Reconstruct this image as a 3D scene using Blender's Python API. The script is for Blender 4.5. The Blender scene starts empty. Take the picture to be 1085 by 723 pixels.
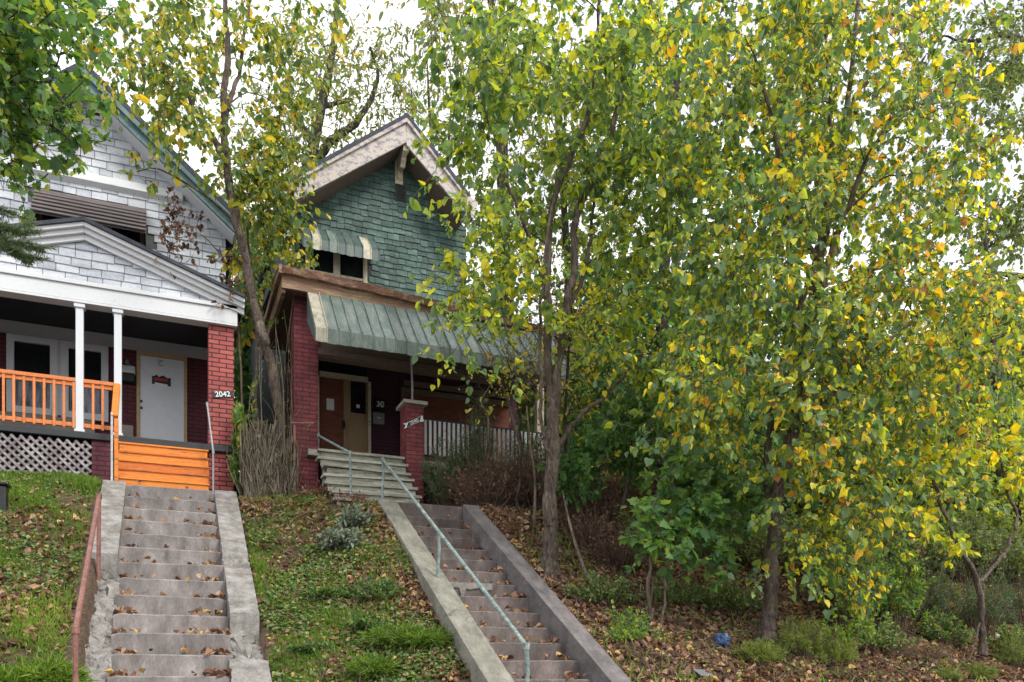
import bpy, math, random
import numpy as np
from mathutils import Vector
R = math.radians
random.seed(7); rng = np.random.default_rng(7)
COL = bpy.context.scene.collection
EY = 1.6                                     # eye height above the street
TH = R(22.6); F = 877.0; PCX = 542.5; HY = 710.0
CT, ST = math.cos(TH), math.sin(TH)

# ------------------------------------------------------------------ measuring helpers
def P(px, py, Y):
    a = (px-PCX)/F
    dx = ST + a*CT; dy = CT - a*ST; dz = (HY-py)/F
    s = Y/dy
    return np.array([dx*s, Y, EY + dz*s])
def sst(a, b, x):
    t = np.clip((np.asarray(x, float)-a)/(b-a), 0, 1); return t*t*(3-2*t)
def wob(X, Y, s, ph=0.0):
    return (np.sin(X*s*1.3+ph+1.7*np.sin(Y*s*.7+ph)) + np.sin(Y*s*1.1+2.1*ph+1.3*np.sin(X*s*.9-ph)) + .5*np.sin((X+Y)*s*2.3+ph*3))/2.5
def ground(X, Y, carve=True):
    X = np.asarray(X, float); Y = np.asarray(Y, float)
    y0 = 9.0 - 1.0*sst(1.0, 3.0, X) + .15*wob(X, Y*0, .5)
    cap = 2.80 - .15*sst(1.5, 3.5, X) + np.where(X > 7.2, .22*np.maximum(Y-12.3, 0)*sst(7.2, 9, X), 0) + .1*np.maximum(Y-18, 0)*(1-sst(7.2, 9, X))
    cap = np.minimum(cap, 9)
    h = .63*(Y-y0) - .035*np.maximum(X-5, 0)
    k = 5.0
    h = -np.log(np.exp(-k*np.clip(h, -6, 12)) + np.exp(-k*cap))/k
    h = np.maximum(h, -1.62) + np.where(h > -1.5, .05*wob(X, Y, 1.1) + .03*wob(X, Y, 3.3, 1), 0)
    if carve:
        c = np.where((X > -.8) & (X < .95) & (Y > 6) & (Y < 13.6), .42, 0) + np.where((X > 2.95) & (X < 4.4) & (Y > 5) & (Y < 12.6), .42, 0)
        h = np.where(c > 0, np.maximum(h-c, -1.7), h)
    return h + EY

# ------------------------------------------------------------------ scene-graph helpers
def tag(o, label=None, cat=None, group=None, kind=None):
    if label: o['label'] = label
    if cat: o['category'] = cat
    if group: o['group'] = group
    if kind: o['kind'] = kind
    return o
def empty(name, loc, label, cat, group=None):
    o = bpy.data.objects.new(name, None); COL.objects.link(o); o.location = [float(v) for v in loc]; o.empty_display_size = .2
    return tag(o, label, cat, group)
def world_off(p):
    v = np.zeros(3)
    while p is not None:
        v += np.array(p.location); p = p.parent
    return v
class MB:
    def __init__(s): s.V = []; s.Fc = []; s.n = 0; s.A = []
    def add(s, verts, faces, a=0.5):
        verts = np.asarray(verts, float)
        s.V.append(verts); s.Fc += [tuple(i+s.n for i in f) for f in faces]
        s.A.append(np.full(len(verts), a)); s.n += len(verts); return s
    def box(s, x0, x1, y0, y1, z0, z1, a=.5):
        v = [(x, y, z) for z in (z0, z1) for y in (y0, y1) for x in (x0, x1)]
        return s.add(v, [(0,2,3,1),(4,5,7,6),(0,1,5,4),(2,6,7,3),(0,4,6,2),(1,3,7,5)], a)
    def prism(s, poly, y0, y1, a=.5):            # polygon in XZ (counter-clockwise), extruded along Y
        n = len(poly)
        v = [(x, y0, z) for x, z in poly] + [(x, y1, z) for x, z in poly]
        return s.add(v, [tuple(range(n)), tuple(range(2*n-1, n-1, -1))] + [(i, i+n, (i+1) % n+n, (i+1) % n) for i in range(n)], a)
    def prismx(s, poly, x0, x1, a=.5):           # polygon in YZ extruded along X
        n = len(poly)
        v = [(x0, y, z) for y, z in poly] + [(x1, y, z) for y, z in poly]
        return s.add(v, [tuple(range(n-1, -1, -1)), tuple(range(n, 2*n))] + [(i, (i+1) % n, (i+1) % n+n, i+n) for i in range(n)], a)
    def bar(s, p, q, w, h, a=.5, up=(0,0,1)):    # rectangular bar from p to q
        p = np.array(p, float); q = np.array(q, float); d = q-p; d /= np.linalg.norm(d)
        u = np.cross(d, up); 
        if np.linalg.norm(u) < 1e-4: u = np.cross(d, (1,0,0))
        u /= np.linalg.norm(u); t = np.cross(u, d)
        v = [b + u*i*w/2 + t*j*h/2 for b in (p, q) for j in (-1, 1) for i in (-1, 1)]
        return s.add(v, [(0,1,3,2),(4,6,7,5),(0,4,5,1),(2,3,7,6),(0,2,6,4),(1,5,7,3)], a)
    def tube(s, pts, rad, sides=8, a=.5, cap=True):
        pts = np.asarray(pts, float); n = len(pts)
        rad = np.full(n, rad) if np.isscalar(rad) else np.asarray(rad, float)
        T = np.gradient(pts, axis=0); T /= np.linalg.norm(T, axis=1)[:, None]+1e-9
        u = np.cross(T[0], (0.13, .21, 1)); 
        if np.linalg.norm(u) < .05: u = np.cross(T[0], (1, 0, 0))
        ang = np.arange(sides)*2*math.pi/sides; V = []
        for i in range(n):
            u = u - T[i]*np.dot(u, T[i]); u /= np.linalg.norm(u)+1e-9
            w = np.cross(T[i], u)
            V.append(pts[i] + rad[i]*(np.cos(ang)[:, None]*u + np.sin(ang)[:, None]*w))
        V = np.concatenate(V); Fs = []
        for i in range(n-1):
            for j in range(sides):
                k = (j+1) % sides
                Fs.append((i*sides+j, i*sides+k, (i+1)*sides+k, (i+1)*sides+j))
        if cap: Fs.append(tuple(range(sides-1, -1, -1))); Fs.append(tuple((n-1)*sides+j for j in range(sides)))
        return s.add(V, Fs, a)
    def build(s, name, mat, parent=None, label=None, smooth=False, bevel=0):
        V = np.concatenate(s.V) - world_off(parent)
        me = bpy.data.meshes.new(name); me.from_pydata(V.tolist(), [], s.Fc)
        uvl = me.uv_layers.new(name='UVMap')
        W = np.concatenate(s.V)
        nl = len(me.loops); li = np.empty(nl, int); me.loops.foreach_get('vertex_index', li)
        nf = len(me.polygons); nr = np.empty(nf*3); me.polygons.foreach_get('normal', nr); nr = np.abs(nr.reshape(-1, 3))
        tot = np.empty(nf, int); me.polygons.foreach_get('loop_total', tot)
        ax = np.repeat(np.argmax(nr*np.array([1, 1.001, 1]), axis=1), tot)
        c = W[li]
        uv = np.stack([np.where(ax == 0, c[:, 1], c[:, 0]), np.where(ax == 2, c[:, 1], c[:, 2])], 1)
        uvl.data.foreach_set('uv', uv.ravel().astype(np.float32))
        at = me.attributes.new('rnd', 'FLOAT', 'POINT'); at.data.foreach_set('value', np.concatenate(s.A).astype(np.float32))
        if smooth: me.polygons.foreach_set('use_smooth', np.ones(nf, bool))
        me.materials.append(mat); me.update()
        o = bpy.data.objects.new(name, me); COL.objects.link(o)
        if parent is not None: o.parent = parent
        if label: o['label'] = label
        if bevel:
            m = o.modifiers.new('bevel', 'BEVEL'); m.width = bevel; m.segments = 2; m.limit_method = 'ANGLE'
        return o
def big_mesh(name, V, faces, mat, parent=None, attr=None, smooth=False):
    """V (n,3), faces (m,k) constant k."""
    V = np.asarray(V, float) - world_off(parent)
    me = bpy.data.meshes.new(name); m, k = faces.shape
    me.vertices.add(len(V)); me.vertices.foreach_set('co', V.ravel().astype(np.float32))
    me.loops.add(m*k); me.loops.foreach_set('vertex_index', faces.ravel().astype(np.int32))
    me.polygons.add(m); me.polygons.foreach_set('loop_start', (np.arange(m)*k).astype(np.int32))
    me.update(calc_edges=True)
    if attr is not None:
        at = me.attributes.new('rnd', 'FLOAT', 'POINT'); at.data.foreach_set('value', attr.astype(np.float32))
    if smooth: me.polygons.foreach_set('use_smooth', np.ones(m, bool))
    me.materials.append(mat); me.validate()
    o = bpy.data.objects.new(name, me); COL.objects.link(o)
    if parent is not None: o.parent = parent
    return o

# ------------------------------------------------------------------ materials
def nodes_of(name):
    m = bpy.data.materials.new(name); m.use_nodes = True
    nt = m.node_tree; b = nt.nodes['Principled BSDF']; return m, nt, b
def ramp(nt, fac, stops, interp='LINEAR'):
    r = nt.nodes.new('ShaderNodeValToRGB'); cr = r.color_ramp; cr.interpolation = interp
    while len(cr.elements) < len(stops): cr.elements.new(.5)
    for e, (p, c) in zip(cr.elements, stops): e.position = p; e.color = (*c, 1) if len(c) == 3 else c
    if fac is not None: nt.links.new(fac, r.inputs[0])
    return r.outputs[0]
def noise(nt, scale, detail=6, rough=.6, vec=None, dist=0):
    n = nt.nodes.new('ShaderNodeTexNoise'); n.inputs['Scale'].default_value = scale; n.inputs['Detail'].default_value = detail
    n.inputs['Roughness'].default_value = rough; n.inputs['Distortion'].default_value = dist
    if vec is not None: nt.links.new(vec, n.inputs['Vector'])
    return n.outputs['Fac']
def coord(nt, which='Object', scale=None):
    t = nt.nodes.new('ShaderNodeTexCoord').outputs[which]
    if scale:
        mp = nt.nodes.new('ShaderNodeMapping'); mp.inputs['Scale'].default_value = scale; nt.links.new(t, mp.inputs[0]); t = mp.outputs[0]
    return t
def mix(nt, fac, a, b, mode='MIX'):
    m = nt.nodes.new('ShaderNodeMix'); m.data_type = 'RGBA'; m.blend_type = mode
    for i, v in ((0, fac), (6, a), (7, b)):
        if isinstance(v, (int, float)): m.inputs[i].default_value = v
        elif isinstance(v, tuple): m.inputs[i].default_value = (*v, 1)
        else: nt.links.new(v, m.inputs[i])
    return m.outputs[2]
def bump(nt, b, h, strength=.3, dist=.01):
    n = nt.nodes.new('ShaderNodeBump'); n.inputs['Strength'].default_value = strength; n.inputs['Distance'].default_value = dist
    nt.links.new(h, n.inputs['Height']); nt.links.new(n.outputs[0], b.inputs['Normal'])
def attr(nt, name='rnd'):
    a = nt.nodes.new('ShaderNodeAttribute'); a.attribute_name = name; return a.outputs['Fac']
def mottled(name, stops, scale=6, stretch=None, rough=.8, bmp=.25, bscale=40, use_attr=0, fine=None, metal=0):
    m, nt, b = nodes_of(name); v = coord(nt, 'Object', stretch)
    c = ramp(nt, noise(nt, scale, 8, .65, v), stops)
    n2 = noise(nt, bscale, 4, .6, v)
    c = mix(nt, .5, c, ramp(nt, n2, [(.3, (.35,.35,.35)), (.7, (.68,.68,.68))]), 'OVERLAY')
    if use_attr:
        c = mix(nt, use_attr, c, ramp(nt, attr(nt), [(0, (.12,.12,.12)), (1, (.9,.9,.9))]), 'OVERLAY')
    nt.links.new(c, b.inputs['Base Color']); b.inputs['Roughness'].default_value = rough; b.inputs['Metallic'].default_value = metal
    bump(nt, b, n2, bmp, .01); return m
def add_cracks(m, scale=1.1, w=.012, stain=.55):
    nt = m.node_tree; b = nt.nodes['Principled BSDF']; src = b.inputs['Base Color'].links[0].from_socket
    v = coord(nt); n = nt.nodes.new('ShaderNodeTexNoise'); n.inputs['Scale'].default_value = 3; n.inputs['Detail'].default_value = 6; nt.links.new(v, n.inputs['Vector'])
    ad = nt.nodes.new('ShaderNodeMix'); ad.data_type = 'VECTOR'; ad.inputs[0].default_value = .35; nt.links.new(v, ad.inputs[4]); nt.links.new(n.outputs['Color'], ad.inputs[5])
    vo = nt.nodes.new('ShaderNodeTexVoronoi'); vo.feature = 'DISTANCE_TO_EDGE'; vo.inputs['Scale'].default_value = scale; nt.links.new(ad.outputs[1], vo.inputs['Vector'])
    k = ramp(nt, vo.outputs['Distance'], [(0, (.25,.23,.2)), (w, (1,1,1))])
    c = mix(nt, ramp(nt, noise(nt, .9, 3, .5, v), [(.5, (0,0,0)), (.62, (.75,.75,.75))]), src, mix(nt, 1, src, k, 'MULTIPLY'))
    c = mix(nt, stain, c, ramp(nt, noise(nt, 1.7, 9, .75, coord(nt, 'Object', (1,1,.4)), .8), [(.35, (.3,.29,.27)), (.5, (.5,.5,.5)), (.68, (.66,.66,.66))]), 'OVERLAY')
    nt.links.new(c, b.inputs['Base Color'])
def flat(name, c, rough=.6, metal=0):
    m, nt, b = nodes_of(name); v = coord(nt)
    col = mix(nt, .35, c, ramp(nt, noise(nt, 12, 6, .6, v), [(.3, (.3,.3,.3)), (.7, (.7,.7,.7))]), 'OVERLAY')
    nt.links.new(col, b.inputs['Base Color']); b.inputs['Roughness'].default_value = rough; b.inputs['Metallic'].default_value = metal; return m
def peeling(name, paint, under, thr=.55, scale=5, stretch=(1,1,1), rough=.7, spread=.04, dirt=.5):
    m, nt, b = nodes_of(name); v = coord(nt, 'Object', stretch)
    n = noise(nt, scale, 12, .72, v)
    msk = ramp(nt, n, [(thr-spread, (0,0,0)), (thr+spread, (1,1,1))])
    c = mix(nt, msk, paint, under)
    c = mix(nt, dirt, c, ramp(nt, noise(nt, 22, 8, .7, v), [(.3, (.25,.25,.25)), (.7, (.7,.7,.7))]), 'OVERLAY')
    c = mix(nt, .35, c, ramp(nt, attr(nt), [(0, (.15,.15,.15)), (1, (.85,.85,.85))]), 'OVERLAY')
    nt.links.new(c, b.inputs['Base Color']); b.inputs['Roughness'].default_value = rough
    bump(nt, b, n, .35, .008); return m
def brick(name, c1, c2, mortar, rough=.75, bw=.215, rh=.0715, ms=.007, stain=.5):
    m, nt, b = nodes_of(name); uv = coord(nt, 'UV')
    t = nt.nodes.new('ShaderNodeTexBrick'); nt.links.new(uv, t.inputs['Vector'])
    t.inputs['Scale'].default_value = 1; t.inputs['Brick Width'].default_value = bw; t.inputs['Row Height'].default_value = rh
    t.inputs['Mortar Size'].default_value = ms; t.inputs['Mortar Smooth'].default_value = .3; t.inputs['Bias'].default_value = 0
    t.inputs['Color1'].default_value = (*c1, 1); t.inputs['Color2'].default_value = (*c2, 1); t.inputs['Mortar'].default_value = (*mortar, 1)
    v = coord(nt)
    c = mix(nt, stain, t.outputs[0], ramp(nt, noise(nt, 3, 10, .7, v), [(.3, (.28,.28,.28)), (.7, (.72,.72,.72))]), 'OVERLAY')
    c = mix(nt, .4, c, ramp(nt, noise(nt, 45, 5, .7, v), [(.3, (.25,.25,.25)), (.7, (.75,.75,.75))]), 'OVERLAY')
    nt.links.new(c, b.inputs['Base Color']); b.inputs['Roughness'].default_value = rough
    inv = nt.nodes.new('ShaderNodeMath'); inv.operation = 'SUBTRACT'; inv.inputs[0].default_value = 1; nt.links.new(t.outputs['Fac'], inv.inputs[1])
    bump(nt, b, inv.outputs[0], .9, .012); return m
def glass(name, c=(.02,.022,.025)):
    m, nt, b = nodes_of(name); v = coord(nt)
    nt.links.new(ramp(nt, noise(nt, 3, 4, .6, v), [(.35, (c[0]*.4, c[1]*.4, c[2]*.4)), (.7, c)]), b.inputs['Base Color'])
    b.inputs['Roughness'].default_value = .08; b.inputs['Specular IOR Level'].default_value = .35; return m
def leafmat(name, stops, trans=.35, rough=.42, spec=.5, jit=.35):
    m, nt, b = nodes_of(name); out = nt.nodes['Material Output']
    c = ramp(nt, attr(nt), stops)
    c = mix(nt, jit, c, ramp(nt, noise(nt, 9, 4, .6, coord(nt)), [(.3, (.3,.3,.3)), (.7, (.7,.7,.7))]), 'OVERLAY')
    nt.links.new(c, b.inputs['Base Color']); b.inputs['Roughness'].default_value = rough; b.inputs['Specular IOR Level'].default_value = spec
    tr = nt.nodes.new('ShaderNodeBsdfTranslucent')
    g = nt.nodes.new('ShaderNodeMix'); g.data_type = 'RGBA'; g.blend_type = 'MULTIPLY'; g.inputs[0].default_value = 1
    nt.links.new(c, g.inputs[6]); g.inputs[7].default_value = (1.9, 1.75, .75, 1)
    nt.links.new(g.outputs[2], tr.inputs['Color'])
    ms = nt.nodes.new('ShaderNodeMixShader'); ms.inputs[0].default_value = trans
    nt.links.new(b.outputs[0], ms.inputs[1]); nt.links.new(tr.outputs[0], ms.inputs[2]); nt.links.new(ms.outputs[0], out.inputs[0])
    return m

M = {}
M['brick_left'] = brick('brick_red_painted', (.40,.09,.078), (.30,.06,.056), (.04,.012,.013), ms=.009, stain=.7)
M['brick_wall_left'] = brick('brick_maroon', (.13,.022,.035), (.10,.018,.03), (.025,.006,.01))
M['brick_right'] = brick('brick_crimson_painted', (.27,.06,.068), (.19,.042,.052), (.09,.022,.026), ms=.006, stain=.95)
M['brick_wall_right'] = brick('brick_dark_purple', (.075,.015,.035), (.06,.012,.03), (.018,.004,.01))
M['shingle_white'] = mottled('white_shingle', [(.3, (.33,.35,.39)), (.6, (.52,.54,.59))], 3, (1,1,3), .6, .2, 30, use_attr=.3)
M['shingle_green'] = mottled('green_shingle', [(.3, (.032,.064,.056)), (.5, (.055,.10,.088)), (.72, (.13,.185,.165))], 4, (1,1,2.5), .75, .4, 30, use_attr=.4)
M['backing_grey'] = flat('grey_backing', (.13,.13,.14), .9)
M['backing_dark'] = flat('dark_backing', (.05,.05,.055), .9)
M['paint_white'] = peeling('white_paint_weathered', (.62,.63,.65), (.42,.42,.42), .66, 6, (1,1,3), .5, .05, .3)
M['paint_post'] = peeling('post_paint', (.60,.62,.65), (.5,.5,.5), .7, 4, (1,1,.5), .45, .05, .15)
M['frieze'] = peeling('frieze_paint', (.50,.50,.52), (.3,.3,.3), .66, 6, (1,1,3), .6, .05, .3)
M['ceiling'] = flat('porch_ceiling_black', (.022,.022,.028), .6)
M['rake'] = peeling('rake_paint_peeling', (.52,.46,.41), (.27,.24,.28), .53, 3.2, (2.5,1,3.5), .75, .03, .7)
M['trim_cream'] = peeling('cream_trim', (.60,.52,.40), (.30,.24,.18), .6, 6, (1,1,2), .7, .05, .6)
M['wood_brown'] = peeling('rotten_brown_wood', (.22,.13,.085), (.36,.27,.17), .56, 4, (.6,.6,6), .85, .06, .8)
M['rust'] = mottled('rusty_gutter', [(.3, (.11,.05,.035)), (.5, (.20,.10,.065)), (.7, (.40,.28,.19))], 9, (1,1,2), .8, .4)
M['soffit'] = flat('brown_beam', (.16,.115,.09), .8)
M['orange'] = peeling('orange_paint', (.66,.20,.022), (.20,.10,.045), .60, 5, (.5,1,4.5), .6, .05, .8)
M['orange_rail'] = peeling('orange_rail_paint', (.62,.19,.05), (.34,.14,.06), .60, 9, (1,1,1), .6, .05, .6)
M['black_edge'] = flat('black_floor_edge', (.02,.022,.026), .5)
M['door_grey'] = flat('grey_white_door', (.74,.76,.80), .45)
M['door_casing'] = flat('raw_wood_casing', (.52,.36,.19), .7)
M['plywood'] = mottled('tan_panel', [(.3, (.26,.215,.18)), (.7, (.36,.31,.26))], 3, None, .8)
M['glass'] = glass('dark_window_glass'); M['curtain'] = mottled('faded_curtain', [(.35, (.10,.11,.13)), (.6, (.36,.38,.44))], 5, (3,1,.6), .9)
M['awn_brown'] = mottled('brown_grey_awning', [(.3, (.12,.10,.10)), (.7, (.20,.17,.165))], 6, (1,1,8), .55)
M['awn_green'] = peeling('awning_green_metal', (.10,.14,.125), (.23,.255,.225), .54, 3, (3,1,.8), .5, .12, .7)
M['awn_cream'] = peeling('awning_cream_metal', (.46,.42,.33), (.25,.23,.16), .56, 5, (2,1,1), .55, .08, .7)
M['awn_dark'] = mottled('awning_dark_green', [(.3, (.04,.07,.065)), (.7, (.09,.13,.12))], 5, None, .5)
M['roof'] = mottled('asphalt_roof', [(.3, (.03,.035,.05)), (.7, (.07,.075,.09))], 8, None, .9)
M['roof_teal'] = mottled('teal_roof_trim', [(.3, (.06,.12,.13)), (.7, (.15,.23,.24))], 6, (1,1,1), .6)
M['concrete'] = mottled('stair_concrete', [(.25, (.10,.085,.08)), (.45, (.20,.178,.17)), (.6, (.265,.238,.228)), (.74, (.40,.37,.355))], 5, (1,1,.45), .9, .5, 60, use_attr=.25)
M['concrete_light'] = mottled('cheek_concrete', [(.25, (.09,.08,.07)), (.42, (.19,.175,.16)), (.6, (.29,.275,.26)), (.75, (.42,.40,.39))], 7, None, .9, 1, 60)
M['concrete_dark'] = mottled('dark_stair_concrete', [(.28, (.07,.055,.05)), (.5, (.13,.105,.097)), (.75, (.24,.20,.19))], 5, (1,1,.5), .9, .5, 50, use_attr=.25)
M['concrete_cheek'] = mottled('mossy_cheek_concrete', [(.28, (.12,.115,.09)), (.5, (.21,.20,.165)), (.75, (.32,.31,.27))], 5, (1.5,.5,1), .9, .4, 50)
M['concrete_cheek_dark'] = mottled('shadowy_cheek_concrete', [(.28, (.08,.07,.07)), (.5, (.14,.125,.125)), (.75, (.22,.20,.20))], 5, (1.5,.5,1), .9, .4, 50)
for k_ in ('concrete', 'concrete_light', 'concrete_dark', 'concrete_cheek', 'concrete_cheek_dark'): add_cracks(M[k_])
M['cap'] = flat('cap_stone', (.42,.40,.36), .85)
M['grey_wood'] = peeling('weathered_grey_boards', (.44,.43,.36), (.13,.12,.09), .56, 3.4, (1,1,8), .85, .1, .9)
M['pipe_rust'] = mottled('brown_painted_pipe', [(.3, (.14,.055,.045)), (.7, (.30,.14,.11))], 10, None, .55, .3)
M['pipe_green'] = mottled('green_grey_pipe', [(.35, (.10,.14,.135)), (.5, (.17,.23,.22)), (.7, (.36,.38,.36))], 14, None, .55, .3)
M['pipe_white'] = mottled('pale_pipe', [(.3, (.35,.33,.33)), (.7, (.6,.6,.6))], 10, None, .5)
M['black'] = flat('black_enamel', (.015,.015,.017), .35); M['white'] = flat('white_sheet', (.82,.82,.82), .5)
M['red'] = flat('red_print', (.45,.03,.03), .5); M['steel'] = flat('grey_metal', (.3,.31,.32), .4, .5)
M['board_red'] = mottled('red_brown_board', [(.3, (.12,.035,.025)), (.7, (.24,.075,.045))], 5, (1,1,3), .8)
M['door_tan'] = mottled('varnished_door', [(.3, (.26,.165,.085)), (.7, (.40,.28,.15))], 4, (6,1,.7), .6)
M['side_teal'] = mottled('teal_siding', [(.3, (.025,.04,.04)), (.7, (.06,.085,.085))], 3, (1,1,6), .8)
M['lattice'] = peeling('lattice_paint', (.34,.31,.32), (.15,.11,.11), .52, 5, (1,1,1), .8, .1, .6)
M['bark'] = mottled('grey_brown_bark', [(.3, (.055,.04,.032)), (.5, (.13,.10,.078)), (.75, (.26,.21,.165))], 14, (1,1,.3), .95, .9, 50)
M['bark_tan'] = mottled('pale_tan_bark', [(.3, (.12,.085,.06)), (.5, (.24,.18,.135)), (.75, (.40,.33,.26))], 12, (1,1,.35), .95, .8, 50)
M['bark_dark'] = mottled('dark_bark', [(.3, (.02,.016,.014)), (.6, (.065,.05,.042)), (.8, (.13,.10,.085))], 14, (1,1,.3), .95, .8, 50)
M['twig'] = mottled('dead_twig', [(.3, (.06,.038,.03)), (.6, (.15,.10,.075)), (.8, (.27,.2,.15))], 7, None, .95, .5, use_attr=.6)
M['vine'] = mottled('dry_vine_stem', [(.3, (.07,.055,.035)), (.6, (.17,.14,.10)), (.8, (.30,.26,.19))], 7, None, .95, .5, use_attr=.6)
M['plastic_blue'] = flat('blue_plastic_film', (.03,.07,.17), .25)
G0 = (.022,.055,.018); G1 = (.045,.11,.025); G2 = (.10,.18,.03); Y1 = (.30,.30,.03); Y2 = (.62,.45,.02); O1 = (.60,.24,.03); B1 = (.16,.07,.03)
M['leaf_yel'] = leafmat('leaf_green_to_yellow', [(0, (0.091, 0.169, 0.098)), (0.25, (0.143, 0.24, 0.098)), (0.45, (0.26, 0.364, 0.078)), (0.6, (0.442, 0.494, 0.052)), (0.78, (0.739, 0.627, 0.034)), (0.92, (0.762, 0.426, 0.045)), (1, (0.314, 0.157, 0.067))], .5)
M['leaf_mid'] = leafmat('leaf_mixed_autumn', [(0, (0.075, 0.138, 0.062)), (0.35, (0.138, 0.225, 0.069)), (0.58, (0.263, 0.338, 0.062)), (0.75, (0.462, 0.44, 0.055)), (0.88, (0.638, 0.462, 0.055)), (1, (0.396, 0.209, 0.077))], .48)
M['leaf_green'] = leafmat('leaf_fresh_green', [(0, (0.054, 0.128, 0.061)), (0.4, (0.101, 0.216, 0.068)), (0.75, (0.171, 0.296, 0.063)), (1, (0.41, 0.433, 0.068))], .45)
M['leaf_olive'] = leafmat('leaf_olive_fine', [(0, (0.088, 0.125, 0.062)), (0.4, (0.15, 0.2, 0.075)), (0.75, (0.22, 0.253, 0.077)), (1, (0.462, 0.352, 0.11))], .45)
M['needle'] = leafmat('needle_dark', [(0, (0.045, 0.083, 0.045)), (0.5, (0.09, 0.15, 0.068)), (1, (0.18, 0.216, 0.084))], .2)
M['needle_light'] = leafmat('needle_yellow_green', [(0, (0.081, 0.121, 0.041)), (0.5, (0.189, 0.257, 0.068)), (1, (0.342, 0.388, 0.103))], .35)
M['leaf_dead'] = leafmat('fallen_leaf', [(0, (.075,.04,.03)), (.3, (.17,.09,.06)), (.6, (.29,.165,.11)), (.85, (.42,.28,.19)), (1, (.55,.36,.12))], .12, .7, .2, .5)
M['grass'] = leafmat('grass_blade', [(0, (.07,.13,.025)), (.4, (.15,.25,.045)), (.8, (.26,.38,.07)), (1, (.45,.40,.2))], .4, .5, .3)
M['weed'] = leafmat('low_weed_leaf', [(0, (.06,.115,.04)), (.5, (.12,.21,.06)), (.85, (.21,.28,.085)), (1, (.40,.35,.15))], .35)
M['grey_leaf'] = leafmat('woolly_grey_leaf', [(0, (.12,.15,.11)), (1, (.30,.34,.27))], .15, .8, .1)
M['white_flower'] = leafmat('seed_wisp', [(0, (.38,.36,.26)), (1, (.55,.5,.36))], .3, .8, .1)
# soil
def barkmat(name, stops, sc=9, wide=.22):
    m, nt, b = nodes_of(name); v = coord(nt, 'Object', (1, 1, wide))
    n1 = noise(nt, sc, 10, .7, v, 1.2); n2 = noise(nt, sc*5, 8, .7, v, .6); n3 = noise(nt, 2.2, 4, .6, coord(nt))
    a = nt.nodes.new('ShaderNodeMath'); a.operation = 'ADD'; nt.links.new(n1, a.inputs[0]); nt.links.new(n2, a.inputs[1])
    h = nt.nodes.new('ShaderNodeMath'); h.operation = 'MULTIPLY'; h.inputs[1].default_value = .5; nt.links.new(a.outputs[0], h.inputs[0])
    c = ramp(nt, h.outputs[0], stops); c = mix(nt, .6, c, ramp(nt, n3, [(.3, (.25,.25,.25)), (.7, (.75,.75,.75))]), 'OVERLAY')
    nt.links.new(c, b.inputs['Base Color']); b.inputs['Roughness'].default_value = .95; bump(nt, b, h.outputs[0], 1, .05); return m
M['bark'] = barkmat('furrowed_bark', [(.38, (.02,.014,.011)), (.48, (.085,.062,.048)), (.56, (.16,.125,.098)), (.66, (.28,.235,.19))])
M['bark_tan'] = barkmat('pale_bark', [(.38, (.04,.028,.02)), (.48, (.16,.115,.085)), (.56, (.27,.205,.16)), (.66, (.42,.36,.29))])
M['bark_dark'] = barkmat('dark_furrowed_bark', [(.38, (.012,.01,.009)), (.5, (.045,.034,.028)), (.62, (.12,.095,.08))])
def soilmat():
    m, nt, b = nodes_of('hillside_soil'); v = coord(nt)
    c = ramp(nt, noise(nt, 1.7, 10, .7, v), [(.3, (.035,.024,.016)), (.5, (.075,.05,.033)), (.7, (.13,.09,.06))])
    c2 = ramp(nt, noise(nt, 16, 8, .75, v), [(.35, (.03,.022,.014)), (.5, (.11,.065,.04)), (.62, (.20,.12,.07)), (.75, (.08,.09,.03))])
    n = noise(nt, 30, 8, .7, v)
    nt.links.new(mix(nt, .6, c, c2), b.inputs['Base Color']); b.inputs['Roughness'].default_value = .95
    bump(nt, b, n, .9, .04); return m
M['soil'] = soilmat()
M['asphalt'] = mottled('asphalt', [(.3, (.035,.035,.037)), (.7, (.065,.065,.067))], 2, None, .9, .4, 90)

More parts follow.
